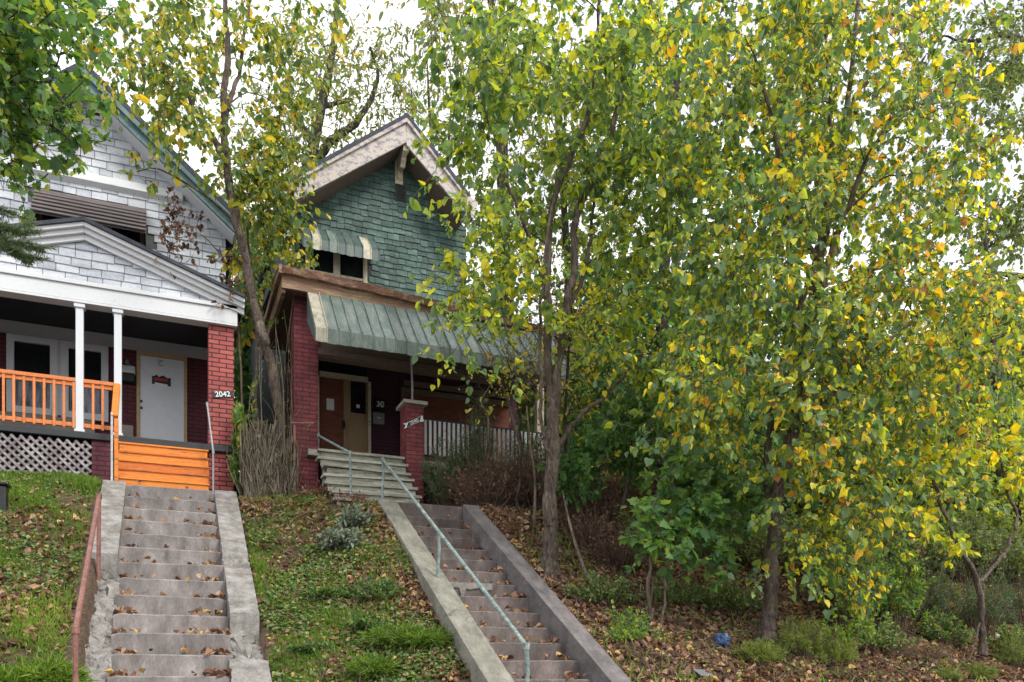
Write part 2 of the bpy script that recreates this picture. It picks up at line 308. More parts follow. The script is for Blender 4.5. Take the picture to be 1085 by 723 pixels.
# ------------------------------------------------------------------ tree / foliage generators
def unit(v): return v/(np.linalg.norm(v, axis=-1, keepdims=True)+1e-9)
SHAPES = {  # half outline (along, side); a folded leaf = two quads
 'oval': ((0, .0), (.28, .30), (.68, .27), (1, 0)),
 'heart': ((0, .0), (.18, .46), (.60, .36), (1, 0)),
 'long': ((0, .0), (.3, .17), (.7, .15), (1, 0)),
 'blade': ((0, .0), (.3, .05), (.7, .04), (1, 0)),
}
STAR = [(0,.0),(-.03,.22),(.14,.27),(.24,.50),(.42,.36),(.62,.40),(.66,.22),(1,0)]
ROUND = {'heart': ((0, .0), (.0, .22), (.16, .40), (.42, .42), (.72, .24), (1, 0)), 'broad': ((0, 0), (.12, .24), (.38, .34), (.68, .26), (1, 0))}
def leaves(name, pos, ax, nrm, size, hue, mat, parent, shape='oval', fold=.25):
    n = len(pos); ax = unit(ax); s = unit(np.cross(nrm, ax)); nn = np.cross(ax, s)
    if shape == 'star':
        pts = [(a, b) for a, b in STAR] + [(a, -b) for a, b in STAR[-2:0:-1]]
        k = len(pts); V = np.empty((n, k+1, 3))
        for i, (a, b) in enumerate(pts):
            V[:, i] = pos + size[:, None]*(ax*a + s*b + nn*(abs(b)*fold*.5 - a*a*.15))
        V[:, k] = pos + size[:, None]*(ax*.3)
        base = (np.arange(n)*(k+1))[:, None, None]
        f = np.array([(k, i, (i+1) % k) for i in range(k)])[None] + base
        return big_mesh(name, V.reshape(-1, 3), f.reshape(-1, 3), mat, parent, np.repeat(hue, k+1))
    if shape in ROUND:
        o = ROUND[shape]; m_ = len(o); V = np.empty((n, 2*m_-2, 3)); k = 0
        def at(a, b, sg): return pos + size[:, None]*(ax*a + sg*s*b + nn*(abs(b)*fold*1.6 - a*a*.18))
        for i, (a, b) in enumerate(o): V[:, i] = at(a, b, 1)
        for i, (a, b) in enumerate(o[-2:0:-1]): V[:, m_+i] = at(a, b, -1)
        base = (np.arange(n)*(2*m_-2))[:, None, None]
        f = np.array([list(range(m_)), [0]+list(range(m_-1, 2*m_-2))])[None] + base
        return big_mesh(name, V.reshape(-1, 3), f.reshape(-1, m_), mat, parent, np.repeat(hue, 2*m_-2))
    o = SHAPES[shape]; V = np.empty((n, 6, 3))
    def at(a, b, sg): return pos + size[:, None]*(ax*a + sg*s*b + nn*(abs(b)*fold*1.6 - a*a*.18))
    V[:, 0] = at(*o[0], 1); V[:, 1] = at(*o[1], 1); V[:, 2] = at(*o[2], 1); V[:, 3] = at(*o[3], 1); V[:, 4] = at(*o[2], -1); V[:, 5] = at(*o[1], -1)
    base = (np.arange(n)*6)[:, None, None]
    f = np.array([(0,1,2,3), (0,3,4,5)])[None] + base
    return big_mesh(name, V.reshape(-1, 3), f.reshape(-1, 4), mat, parent, np.repeat(hue, 6))

def spline(pts, n):
    """Catmull-Rom through rows of pts (last column may be radius)."""
    pts = np.asarray(pts, float); q = np.vstack([2*pts[0]-pts[1], pts, 2*pts[-1]-pts[-2]]); out = []
    for i in range(1, len(q)-2):
        for t in np.linspace(0, 1, n, endpoint=False):
            a, b, c, d = q[i-1], q[i], q[i+1], q[i+2]
            out.append(.5*((2*b)+(c-a)*t+(2*a-5*b+4*c-d)*t*t+(3*b-a-3*c+d)*t**3))
    out.append(pts[-1]); return np.array(out)

def tree(name, label, cat, trunks, regions, group=None, bark='bark', leaf='leaf_mid', shape='oval', lsize=.1, twigs=8, tlen=.5,
         per=9, droop=.5, hue=lambda p, r: r, trunk_sides=9, rmax=.03, seed=1, spread=1.0, leafname='crown', wig=.12, base=None, inner=.35, bare=0):
    g = np.random.default_rng(seed)
    tr = [spline([[*P(px, py, Y), r] for px, py, Y, r in t], 5) for t in trunks]
    for t in tr:
        t[1:-1, :3] += g.normal(0, .012, (len(t)-2, 3))
    b = tr[0][0, :3] if base is None else base
    root = empty(name, b, label, cat, group)
    mb = MB()
    for t in tr:
        r = t[:, 3].copy(); 
        if t is tr[0]: r[:3] *= np.array([1.5, 1.2, 1.05])
        f = np.linspace(0, len(t)-1, len(t)*4); ii_ = np.arange(len(t)); rf = np.interp(f, ii_, r)
        pf = np.stack([np.interp(f, ii_, t[:, k]) for k in range(3)], 1); before = mb.n
        mb.tube(pf, rf*(1+.05*np.sin(f*2.1)+g.normal(0, .035, len(f))), trunk_sides+3)
        Vv = mb.V[-1].reshape(len(f), trunk_sides+3, 3); Vv += (Vv-pf[:, None])*g.normal(0, .06, Vv.shape[:2])[..., None]
    N = np.concatenate(tr); node_p = [p for p in N[:, :3]]; node_r = [r for r in N[:, 3]]
    tg = []
    for px, py, rx, ry, n, Y, dY in regions:
        for _ in range(n):
            a = g.uniform(0, 2*math.pi); q = math.sqrt(g.uniform(0, 1))
            tg.append(P(px+rx*q*math.cos(a), py+ry*q*math.sin(a), Y+g.uniform(-dY, dY)))
    tg = np.array(tg); TP = N[:, :3]
    d0 = np.array([np.min(np.linalg.norm(TP-t, axis=1)) for t in tg]); tg = tg[np.argsort(d0)]
    tp, td = [], []     # twig sample positions / directions
    for c in tg:
        A = np.array(node_p); D = c-A; L = np.linalg.norm(D, axis=1)
        cost = L + 1.1*np.maximum(0, A[:, 2]-c[2]+.25*L) - 0.0
        i = int(np.argmin(cost)); q = A[i]; d = L[i]
        if d > .12:
            m1 = q + (c-q)*.4 + np.array([0, 0, .14*d]) + g.normal(0, wig*d, 3)*.6
            m2 = q + (c-q)*.75 + np.array([0, 0, .10*d]) + g.normal(0, wig*d, 3)*.5
            r0 = min(node_r[i]*.62, rmax, .006+.011*d)
            pts = spline([[*q, r0], [*m1, r0*.72], [*m2, r0*.5], [*c, max(.003, r0*.3)]], 3)
            mb.tube(pts[:, :3], pts[:, 3], 5, cap=False)
            for p in pts[2:]: node_p.append(p[:3]); node_r.append(p[3])
            dirb = unit(c-q)
        else: dirb = np.array([0, 0, 1.])
        for _ in range(twigs):
            v = unit(g.normal(0, 1, 3)*spread + dirb*.6 + np.array([0, 0, .1])); l = tlen*g.uniform(.5, 1.25)
            s0 = c + g.normal(0, tlen*inner, 3)
            e = s0 + v*l + np.array([0, 0, -droop*.35*l]); mid = (s0+e)/2 + np.array([0, 0, .12*l])
            mb.tube(np.array([c*.4+s0*.6, mid, e]), [.005, .0035, .002], 3, cap=False)
            ts = g.uniform(.1, 1.05, per)[:, None]
            pp = s0*(1-ts)**2 + 2*mid*ts*(1-ts) + e*ts**2
            tp.append(pp); td.append(np.repeat(v[None], per, 0))
    mb.build('trunk', M[bark], root, smooth=True)
    tp = np.concatenate(tp); td = np.concatenate(td); n = len(tp)
    if bare: k = g.uniform(0, 1, n) > bare; tp, td = tp[k], td[k]; n = len(tp)
    if n:
        ax = td*.6 + g.normal(0, .6, (n, 3)) + np.array([0, 0, -droop])
        nr = g.normal(0, .55, (n, 3)) + np.array([0, -.25, 1.0])
        pos = tp + unit(ax)*lsize*.15
        h = np.clip(hue(pos, g.uniform(0, 1, n)), 0, 1)
        leaves(leafname, pos, ax, nr, lsize*np.clip(g.lognormal(-.05, .35, n), .35, 1.9), h, M[leaf], root, shape)
    return root

def shrub(name, label, cat, centres, group=None, leaf='needle', shape='blade', lsize=.1, stems=60, per=40, seed=1, bark='twig', upright=.5, hue=(0, 1), leafname='foliage', smax=.007, droop=0.):
    """centres: (x, y, z_base, rx, ry, height): arching stems from the ground with foliage sprays along the outer half."""
    g = np.random.default_rng(seed)
    root = empty(name, (centres[0][0], centres[0][1], centres[0][2]), label, cat, group)
    mb = MB(); tp, td = [], []
    for (x, y, z, rx, ry, h) in centres:
        for _ in range(stems):
            a = g.uniform(0, 2*math.pi); q = math.sqrt(g.uniform(0, 1))
            s0 = np.array([x+rx*.3*q*math.cos(a), y+ry*.3*q*math.sin(a), z-.03])
            hh = h*g.uniform(.35, 1.0)*(1-.45*q*q)
            e = np.array([x+rx*q*math.cos(a+g.normal(0,.3)), y+ry*q*math.sin(a), z+hh])
            m = s0*.45+e*.55 + np.array([0, 0, upright*.3*h]) + g.normal(0, .06*h, 3)
            pts = spline([s0, m, e], 4)
            mb.tube(pts, np.linspace(smax, .002, len(pts)), 4, a=g.uniform(0, 1), cap=False)
            if per:
                ts = g.uniform(.35, 1.02, per)[:, None]
                pp = s0*(1-ts)**2 + 2*m*ts*(1-ts) + e*ts**2 + g.normal(0, .035*max(rx, .4), (per, 3))
                tp.append(pp); td.append(np.repeat(unit(e-m)[None], per, 0))
    mb.build('stems', M[bark], root)
    if tp:
        tp = np.concatenate(tp); td = np.concatenate(td); n = len(tp)
        ax = td*.8 + g.normal(0, .6, (n, 3)) + np.array([0, 0, .25-droop]); nr = g.normal(0, .6, (n, 3)) + np.array([0, -.3, 1])
        leaves(leafname, tp, ax, nr, lsize*g.uniform(.5, 1.3, n), np.clip(hue[0]+(hue[1]-hue[0])*g.uniform(0, 1, n), 0, 1), M[leaf], root, shape)
    return root

# ------------------------------------------------------------------ shingled wall (real overlapping courses)
def clip_poly(poly, a, b, c):                    # keep a*x+b*z+c >= 0
    out = []
    for i in range(len(poly)):
        p, q = poly[i], poly[(i+1) % len(poly)]
        dp, dq = a*p[0]+b*p[1]+c, a*q[0]+b*q[1]+c
        if dp >= 0: out.append(p)
        if (dp >= 0) != (dq >= 0):
            t = dp/(dp-dq); out.append((p[0]+(q[0]-p[0])*t, p[1]+(q[1]-p[1])*t))
    return out
def shingles(wall, Y, course, width, holes=(), jit=.25, gap=.009, thick=.02, seed=3, zjit=.006):
    """wall: convex CCW polygon in XZ."""
    g = np.random.default_rng(seed); mb = MB()
    xs = [p[0] for p in wall]; zs = [p[1] for p in wall]
    edges = []
    for i in range(len(wall)):
        p, q = wall[i], wall[(i+1) % len(wall)]
        dx, dz = q[0]-p[0], q[1]-p[1]; edges.append((-dz, dx, dz*p[0]-dx*p[1]))
    z = min(zs); row = 0
    while z < max(zs):
        x = min(xs) - g.uniform(0, width)
        while x < max(xs):
            w = width*g.uniform(1-jit, 1+jit); zb = z + g.normal(0, zjit)
            poly = [(x, zb), (x+w-gap, zb+g.normal(0, zjit*.4)), (x+w-gap, z+course+.01), (x, z+course+.01)]
            for e in edges:
                poly = clip_poly(poly, *e)
                if len(poly) < 3: break
            cx, cz = x+w/2, z+course/2
            if len(poly) >= 3 and not any(a < cx < b and c < cz < d for a, b, c, d in holes):
                n = len(poly); o = g.uniform(0, .004)
                front = [(px, Y - thick*(1-(pz-zb)/(course+.01)) - .004 - o, pz) for px, pz in poly]
                back = [(px, Y+.001, pz) for px, pz in poly]
                mb.add(front+back, [tuple(range(n))] + [(i, i+n, (i+1) % n+n, (i+1) % n) for i in range(n)], g.uniform(0, 1))
            x += w
        z += course; row += 1
    return mb
def framed_window(parent, x0, x1, z0, z1, Y, fw=.07, mat='trim_cream', pane='glass', sash=True, mull=0, d=.05, name='window'):
    mb = MB()
    mb.box(x0-fw, x0, Y-d, Y, z0-fw, z1+fw); mb.box(x1, x1+fw, Y-d, Y, z0-fw, z1+fw)
    mb.box(x0, x1, Y-d, Y, z1, z1+fw); mb.box(x0-.02, x1+.02, Y-d-.03, Y, z0-fw, z0)
    if sash:
        zm = (z0+z1)/2; mb.box(x0, x1, Y-d*.7, Y, zm-.025, zm+.025)
    for k in range(mull):
        xm = x0+(x1-x0)*(k+1)/(mull+1); mb.box(xm-fw*.8, xm+fw*.8, Y-d*.9, Y, z0, z1)
    w = mb.build(name, M[mat], parent)
    MB().box(x0, x1, Y-.02, Y-.008, z0, z1).build('pane', M[pane], w)
    return w
def number(body, parent, p, size, mat, rot=0, name='digits'):
    cu = bpy.data.curves.new(name, 'FONT'); cu.body = body; cu.size = size; cu.extrude = .003; cu.offset = size*.012
    cu.align_x = 'CENTER'; cu.align_y = 'CENTER'; cu.materials.append(mat)
    t = bpy.data.objects.new(name, cu); COL.objects.link(t); bpy.context.view_layer.update()
    me = bpy.data.meshes.new_from_object(t); bpy.data.objects.remove(t)
    if not me.materials: me.materials.append(mat)
    o = bpy.data.objects.new(name, me); COL.objects.link(o); o.parent = parent
    o.location = [float(v) for v in (np.array(p)-world_off(parent))]; o.rotation_euler = (R(90), -rot, 0)
    return o

# ================================================================== camera, light, sky
cam = bpy.data.cameras.new('camera'); co = bpy.data.objects.new('camera', cam); COL.objects.link(co)
co.location = (0, 0, EY); co.rotation_euler = (R(90), 0, -TH)
cam.sensor_width = 36; cam.lens = F/1085*36; cam.shift_y = (HY-361.5)/1085; cam.clip_end = 600; cam.clip_start = .05
bpy.context.scene.camera = co
SUN_EL, SUN_AZ = R(44), R(150)                       # azimuth from +Y towards +X: behind the camera, to the right
sd = np.array([math.sin(SUN_AZ)*math.cos(SUN_EL), math.cos(SUN_AZ)*math.cos(SUN_EL), math.sin(SUN_EL)])
sl = bpy.data.lights.new('sun', 'SUN'); sl.energy = 1.9; sl.angle = R(16); sl.color = (1, .95, .87)
so = bpy.data.objects.new('sun', sl); COL.objects.link(so); so.rotation_euler = Vector(sd).to_track_quat('Z', 'Y').to_euler(); so.location = (20, -30, 40)
sc = bpy.context.scene
sc.view_settings.view_transform = 'Standard'; sc.view_settings.look = 'None'; sc.view_settings.gamma = 1; sc.view_settings.exposure = 0.62
sc.cycles.max_bounces = 6; sc.cycles.transmission_bounces = 4; sc.cycles.diffuse_bounces = 4; sc.cycles.transparent_max_bounces = 4
wd = bpy.data.worlds.new('World'); sc.world = wd; wd.use_nodes = True; nt = wd.node_tree
bg = nt.nodes['Background']; bg.inputs['Strength'].default_value = .135
sky = nt.nodes.new('ShaderNodeTexSky'); sky.sky_type = 'NISHITA'; sky.sun_disc = False; sky.sun_elevation = SUN_EL; sky.sun_rotation = SUN_AZ
sky.air_density = 1.3; sky.dust_density = 2.5
tc = nt.nodes.new('ShaderNodeTexCoord').outputs['Generated']
cl = ramp(nt, noise(nt, 1.6, 7, .55, tc, .3), [(.24, (.6,.6,.6)), (.40, (1,1,1))])
cc = ramp(nt, noise(nt, 3.1, 8, .6, tc, .5), [(.30, (5.2,5.5,6.1)), (.55, (9.0,9.15,9.3))])
nt.links.new(mix(nt, cl, sky.outputs[0], cc), bg.inputs['Color'])

# ================================================================== setting: terrain, road, pavement
xs = np.unique(np.round(np.concatenate([np.arange(-60, -4, 2.), np.arange(-4, 14, .1), np.arange(14, 30, .4), np.arange(30, 91, 3.)]), 3))
ys = np.unique(np.round(np.concatenate([np.arange(5.6, 15, .1), np.arange(15, 30, .4), np.arange(30, 121, 3.)]), 3))
X, Y = np.meshgrid(xs, ys); Z = ground(X, Y)
Z += np.where(Y > 6.6, rng.normal(0, .012, Z.shape), 0)
nx, ny = len(xs), len(ys); ii = np.arange(nx*ny).reshape(ny, nx)
gf = np.stack([ii[:-1, :-1], ii[:-1, 1:], ii[1:, 1:], ii[1:, :-1]], -1).reshape(-1, 4)
tag(big_mesh('hillside', np.stack([X, Y, Z], -1).reshape(-1, 3), gf, M['soil'], smooth=True), 'steep brown soil hillside below and around the two houses', 'hillside', kind='structure')
g2 = MB().box(-60, 90, -60, 2.0, -.3, -.12).build('road', M['asphalt']); tag(g2, 'asphalt street at the foot of the hill', 'road', kind='structure')
g2 = MB().box(-60, 90, 2.0, 2.15, -.3, .0).build('kerb', M['concrete']); tag(g2, 'concrete kerb between street and pavement', 'kerb', kind='structure')
g2 = MB().box(-60, 90, 2.15, 5.75, -.3, -.004).build('pavement', M['concrete']); tag(g2, 'concrete pavement at the foot of both staircases', 'pavement', kind='structure')

# ================================================================== staircases
def rough_block(mb, x0, x1, path, depth, seed, rough=.0, breaks=None, step=.045):
    """sloping cheek wall along path [(y,z)...], top edge jittered where breaks say it has crumbled."""
    g = np.random.default_rng(seed); rows = []
    L = []; 
    for (ya, za), (yb, zb) in zip(path[:-1], path[1:]):
        n = max(1, int(abs(yb-ya)/step)); L += [(ya+(yb-ya)*t/n, za+(zb-za)*t/n) for t in range(n)]
    L.append(path[-1]); V = []
    nxs = 11
    for (y, z) in L:
        r = rough
        if breaks:
            for b0, b1, amt in breaks:
                if b0 < y < b1: r = amt
        cols = []
        for k in range(nxs):
            x = x0+(x1-x0)*k/(nxs-1)
            edge = 1.6 if k in (0, nxs-1) else .8
            j = abs(g.normal(0, r))*edge + r*1.2*(1+math.sin(y*9+seed)*math.sin(x*13+y*4))*(r > .01)
            cols.append((x+(g.normal(0, r*.35) if k in (0, nxs-1) else g.normal(0, r*.5)), y+g.normal(0, r*.4), z-j))
        V.append([(x0, y, z-depth)] + cols + [(x1, y, z-depth)])
    n = nxs+2; verts = [p for row in V for p in row]; Fs = []
    for i in range(len(V)-1):
        for j in range(n-1):
            Fs.append((i*n+j, i*n+j+1, (i+1)*n+j+1, (i+1)*n+j))
    Fs.append(tuple(range(n-1, -1, -1))); Fs.append(tuple((len(V)-1)*n+j for j in range(n)))
    mb.add(verts, Fs); return mb
def stair(name, label, x0, x1, x0b, x1b, ytop, ztop, r, t, n, mat, cheek_l, cheek_r, ml, mr, landing):
    root = empty(name, ((x0+x1)/2, ytop-n*t/2, ztop-n*r), label, 'staircase')
    g = np.random.default_rng(int(ytop*100))
    for k in range(n):
        y = ytop - k*t; z = ztop - k*r
        f = min(1, k/12); a = x0+(x0b-x0)*f; b = x1+(x1b-x1)*f
        mb = MB(); zz = [z+g.normal(0, .006) for _ in range(2)]
        # worn nosing: little segments across the front edge
        N = 14; V = []
        for i in range(N+1):
            x = a+(b-a)*i/N; w = g.normal(0, .004); zt = zz[0]+(zz[1]-zz[0])*i/N + g.normal(0, .0025)
            if (i in (0, N)) and g.uniform() < .5: w += .02; zt -= .02
            V += [(x, y+t+.03, zt), (x, y+w+.012, zt), (x, y+w, zt-.012), (x, y+.012, z-r-.03), (x, y+t+.03, z-r-.03)]
        Fs = []
        for i in range(N):
            for j in range(5): Fs.append((i*5+j, i*5+(j+1) % 5, (i+1)*5+(j+1) % 5, (i+1)*5+j))
        Fs.append((4,3,2,1,0)); Fs.append(tuple(N*5+j for j in range(5)))
        mb.add(V, Fs, g.uniform(.2, .8)); sp = mb.build('step', M[mat], root)
    MB().box(*landing).build('landing', M[mat], root, bevel=.012)
    cheek_l.build('cheek_wall', M[ml], root); cheek_r.build('cheek_wall', M[mr], root)
    return root
ZL = 2.69+EY
sl_l = (2.69+.07)/(13.2-8.92)
def zl(y, off): return ZL - (13.2-y)*sl_l + off
cl_ = rough_block(MB(), -.86, -.555, [(13.3, zl(13.2, .06)), (11.05, zl(11.05, .1))], .8, 5, .003)
cl_ = rough_block(cl_, -.90, -.53, [(11.04, zl(11.04, -.02)), (9.9, zl(9.9, -.06)), (8.9, zl(8.9, .0)), (6.2, zl(6.2, .02))], .7, 6, .015, [(10.0, 11.2, .05), (8.7, 10.0, .035)])
cr_ = rough_block(MB(), .655, .97, [(13.3, zl(13.2, .04)), (9.85, zl(9.85, .12))], .8, 7, .004, [(10.9, 11.25, .02)])
cr_ = rough_block(cr_, .60, .99, [(9.84, zl(9.84, -.03)), (9.3, zl(9.3, -.05)), (9.25, zl(9.25, .04)), (6.2, zl(6.2, .06))], .7, 8, .012, [(9.2, 9.9, .055)])
stair('concrete_staircase', 'grey concrete staircase with crumbling cheek walls climbing to the orange porch steps', -.565, .665, -.54, .64, 13.2, ZL, .2297, .357, 18, 'concrete', cl_, cr_,
      'concrete_light', 'concrete_light', (-.62, .70, 13.58, 14.2, 3.9, ZL-.012))
ZR = 2.30+EY
def zr(y, off): return ZR - (12.0-y)*.578 + off
cl_ = rough_block(MB(), 2.86, 3.14, [(12.05, zr(12.05, .20)), (5.6, zr(5.6, .20))], .7, 9, .002)
cr_ = rough_block(MB(), 4.20, 4.44, [(12.05, zr(12.05, .22)), (5.6, zr(5.6, .22))], .7, 10, .002)
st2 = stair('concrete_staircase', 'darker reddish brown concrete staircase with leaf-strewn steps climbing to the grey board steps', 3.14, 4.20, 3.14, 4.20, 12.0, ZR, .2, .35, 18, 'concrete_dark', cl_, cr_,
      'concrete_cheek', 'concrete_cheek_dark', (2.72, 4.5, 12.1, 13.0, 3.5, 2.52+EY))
mb = MB(); g = np.random.default_rng(3)               # the broken pale patch halfway up the darker stairs
y = 12.0-6*.35; z = ZR-6*.2
V = []; n = 12
for i in range(n+1):
    x = 3.24+.6*i/n; V += [(x, y-.018, z+.006+g.normal(0, .002)), (x, y-.016, z-.05-abs(g.normal(0, .05)))]
    V += [(x, y+.2, z+.008)]
Fs = []
for i in range(n): Fs += [(3*i, 3*i+3, 3*i+4, 3*i+1), (3*i, 3*i+2, 3*i+5, 3*i+3)]
mb.add(V, Fs); mb.build('mortar_patch', M['concrete_light'], st2)

# ================================================================== handrails
def handrail(label, mat, runs, rad, nm='handrail', group=None):
    root = empty(nm, runs[0][1][-1] if isinstance(runs[0][1][-1], (tuple, list, np.ndarray)) else runs[0][1], label, 'handrail', group)
    for part, pts in runs:
        p = np.array(pts, float)
        MB().tube(p, rad if part != 'post' else rad*.92, 9).build(part, M[mat], root, smooth=False)
        if part == 'rail':
            for e in (p[0], p[-1]): MB().tube([e-[0, 0, .03], e+[0, 0, .03]], rad*1.35, 9).build('elbow', M[mat], root)
    return root
a = P(105, 526, 10.87); b = P(80, 668, 8.24)
handrail('brown painted pipe handrail beside the crumbling grey staircase', 'pipe_rust',
         [('post', [a, (a[0]-.01, a[1], ground(a[0], a[1])-.1)]), ('rail', [a, b]), ('post', [b, (b[0], b[1], b[2]-1.3)])], .026)
a = P(405, 487, 12.4)+[0, 0, 0]; a[0] = 3.02; a[1] = 12.0; a[2] = zr(12, .2)+.66
a = P(405.5, 487, 12.1); c = P(464.5, 563, 9.62); b = P(558, 685, 6.95)
wig = lambda p, zb: [p, p+[.012, 0, (zb-p[2])*.35], p+[-.008, 0, (zb-p[2])*.7], (p[0], p[1], zb)]
handrail('green grey pipe handrail on the left cheek wall of the darker staircase', 'pipe_green',
         [('rail', [a, c, b]), ('post', wig(a, zr(a[1], .1))), ('post', wig(c, zr(c[1], .1))), ('post', wig(b, zr(b[1], .1)))], .022)
a = P(337.5, 461.6, 13.6); b = P(371, 480, 12.45)
handrail('thin dark green pipe handrail in front of the grey board steps', 'pipe_green', [('rail', [a, b]), ('post', [b, P(372, 534, 12.45)])], .018)
a = P(219.5, 428.5, 13.72); b = P(226, 479, 13.3)
handrail('thin brown grey pipe handrail at the right end of the orange steps', 'steel', [('rail', [a, b]), ('post', [b, (b[0], b[1], ZL-.05)])], .016)
a = P(118.5, 437, 13.3)
handrail('thin pale pipe post at the left end of the orange steps', 'pipe_white', [('post', [a, (a[0], a[1], ZL-.3)])], .018, 'handrail_post')

# ================================================================== LEFT HOUSE (white)
YF, YW, YL = 13.8, 16.3, 15.9
H = empty('house', (-1.2, 16.0, 4.3), 'white shingled house with a covered porch, orange railing and orange steps', 'house')
fx = lambda px, Y: P(px, 300, Y)[0]
fz = lambda px, py, Y: P(px, py, Y)[2]
wallp = [(-3.55, 7.2), (1.0, 7.2), (1.0, 10.10), (-1.28, 12.0), (-3.55, 10.10)]
wx0, wx1 = fx(40, YW), fx(153, YW)
vx0, vx1 = fx(95.5, YW), fx(106, YW); vz0, vz1 = fz(100, 124, YW), fz(100, 109, YW)
sh = shingles(wallp, YW, .142, .26, [(wx0-.1, wx1+.1, 8.3, 9.85), (vx0, vx1, vz0, vz1)], seed=11)
sh.build('wall_shingles', M['shingle_white'], H)
MB().prism(wallp, YW+.003, YW+.15).build('wall', M['backing_grey'], H)
MB().box(-3.55, -3.4, YW+.155, 24, 4.0, 10.1).box(.85, 1.0, YW+.155, 24, 4.0, 10.1).box(-3.4, .85, 23.8, 24, 4.0, 10.1).build('side_wall', M['shingle_white'], H)
MB().prismx([(YW-.10, 10.16), (YW-.02, 10.10), (YW, 10.10), (YW, 10.32), (YW-.05, 10.32)], -3.55, .26).build('belt_board', M['paint_white'], H, bevel=.006)
framed_window(H, wx0+.07, wx1-.07, 8.45, 9.75, YW, .07, 'wood_brown', mull=2, sash=False, d=.04)
# louvred vent
v = MB().box(vx0-.05, vx0, YW-.05, YW, vz0-.05, vz1+.05).box(vx1, vx1+.05, YW-.05, YW, vz0-.05, vz1+.05).box(vx0, vx1, YW-.05, YW, vz1, vz1+.05).box(vx0, vx1, YW-.05, YW, vz0-.05, vz0).build('vent', M['paint_white'], H)
mb = MB()
for k in range(6):
    z = vz0+(vz1-vz0)*(k+.5)/6; mb.bar((vx0, YW-.02, z), (vx1, YW-.02, z), .05, .012, up=(0, .7, .7))
mb.build('louvre', M['backing_dark'], v)
# window awning: horizontal slats stepping outwards and down
ax0, ax1 = fx(34, 15.9), fx(154.5, 15.9); mb = MB(); zt, zb = 9.88, 9.30
for k in range(7):
    t = k/6; y = YW-.02-.5*t**.8; z = zt-(zt-zb)*t
    mb.prismx([(y-.10, z-.075), (y-.085, z-.085), (y+.02, z), (y+.005, z+.012)], ax0, ax1, a=k/6)
mb.prismx([(15.74, zb-.05), (15.745, zb-.10), (15.76, zb-.10), (15.755, zb-.05)], ax0, ax1)
aw = mb.build('window_awning', M['awn_brown'], H)
for xx in (ax0, ax1-.01):
    MB().prismx([(YW, zt), (YW, zb-.25), (15.75, zb-.08)], xx, xx+.01).build('side_panel', M['backing_dark'], aw)
# main roof with teal rakes
pk = P(88, 71, 15.85); er = P(249, 231, 15.85); el = pk*2-er; el[2] = er[2]
def roof_side(pk, e, y0, y1, th, mat, name, par):
    d = np.array([e[0]-pk[0], e[2]-pk[2]]); n = np.array([-d[1], d[0]]); n /= np.linalg.norm(n)
    if n[1] < 0: n = -n
    q = [(pk[0], pk[2]), (e[0], e[2]), (e[0]+n[0]*th, e[2]+n[1]*th), (pk[0], pk[2]+th*1.15)]
    return MB().prism(q if e[0] < pk[0] else q[::-1], y0, y1).build(name, M[mat], par)
def rake(pk, e, w, y0, y1, mat, par, name='rake_board', extra=None):
    d = np.array([e[0]-pk[0], e[2]-pk[2]]); vert = w*np.linalg.norm(d)/abs(d[0])
    q = [(pk[0], pk[2]), (e[0], e[2]), (e[0], e[2]-w*1.05), (pk[0], pk[2]-vert)]
    return MB().prism(q if e[0] > pk[0] else q[::-1], y0, y1).build(name, M[mat], par, bevel=.008)
for e in (el, er):
    roof_side(pk, e, 15.82, 24.3, .09, 'roof', 'roof', H)
    rake(pk, e, .24, 15.86, 15.90, 'roof_teal', H)
    e2 = e.copy(); e2[2] -= .02; p2 = pk.copy(); p2[2] -= .02
    rake(p2, e2, .09, 15.80, 15.855, 'roof_teal', H, 'rake_moulding')
    p3 = pk.copy(); p3[2] -= .26; e3 = e.copy(); e3[2] -= .26
    roof_side(p3, e3, 15.905, YW-.01, -.03, 'paint_white', 'soffit', H)
# porch roof with low pediment
zp = 8.16; xp = -1.13; ze = 7.42; xe0, xe1 = -3.42, 1.12
ped = [(-3.3, 7.33), (1.0, 7.33), (xp, zp-.2)]
shingles([(-3.1, 7.335), (.82, 7.335), (xp, zp-.22)], 13.77, .118, .27, seed=12).build('pediment_shingles', M['shingle_white'], H)
MB().prism([(-3.2, 7.33), (.95, 7.33), (xp, zp-.16)], 13.775, 13.85).build('pediment', M['backing_grey'], H)
for s, xe in ((-1, xe0), (1, xe1)):
    mb = MB()
    for w0, w1, yy in ((0, .06, 13.58), (.06, .13, 13.64), (.13, .21, 13.70)):
        q = [(xp, zp-w0), (xe, ze-w0), (xe, ze-w1), (xp, zp-w1)]
        mb.prism(q if s > 0 else q[::-1], yy, 13.76)
    mb.build('pediment_moulding', M['paint_white'], H, bevel=.006)
    q = [(xp, zp), (xe, ze), (xe, ze+.05), (xp, zp+.055)]
    MB().prism(q[::-1] if s > 0 else q, 13.54, 16.28).build('porch_roof', M['roof'], H)
MB().box(-3.36, 1.02, 13.70, 13.755, 7.28, 7.34).box(-3.36, 1.02, 13.73, 13.9, 7.06, 7.277).box(-3.36, 1.02, 13.72, 13.95, 7.02, 7.055).build('porch_beam', M['paint_white'], H, bevel=.005)
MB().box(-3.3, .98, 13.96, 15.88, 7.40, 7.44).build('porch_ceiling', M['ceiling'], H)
MB().box(-3.55, -3.35, 13.75, 15.9, 4.2, 7.38).build('porch_side_wall', M['shingle_white'], H)
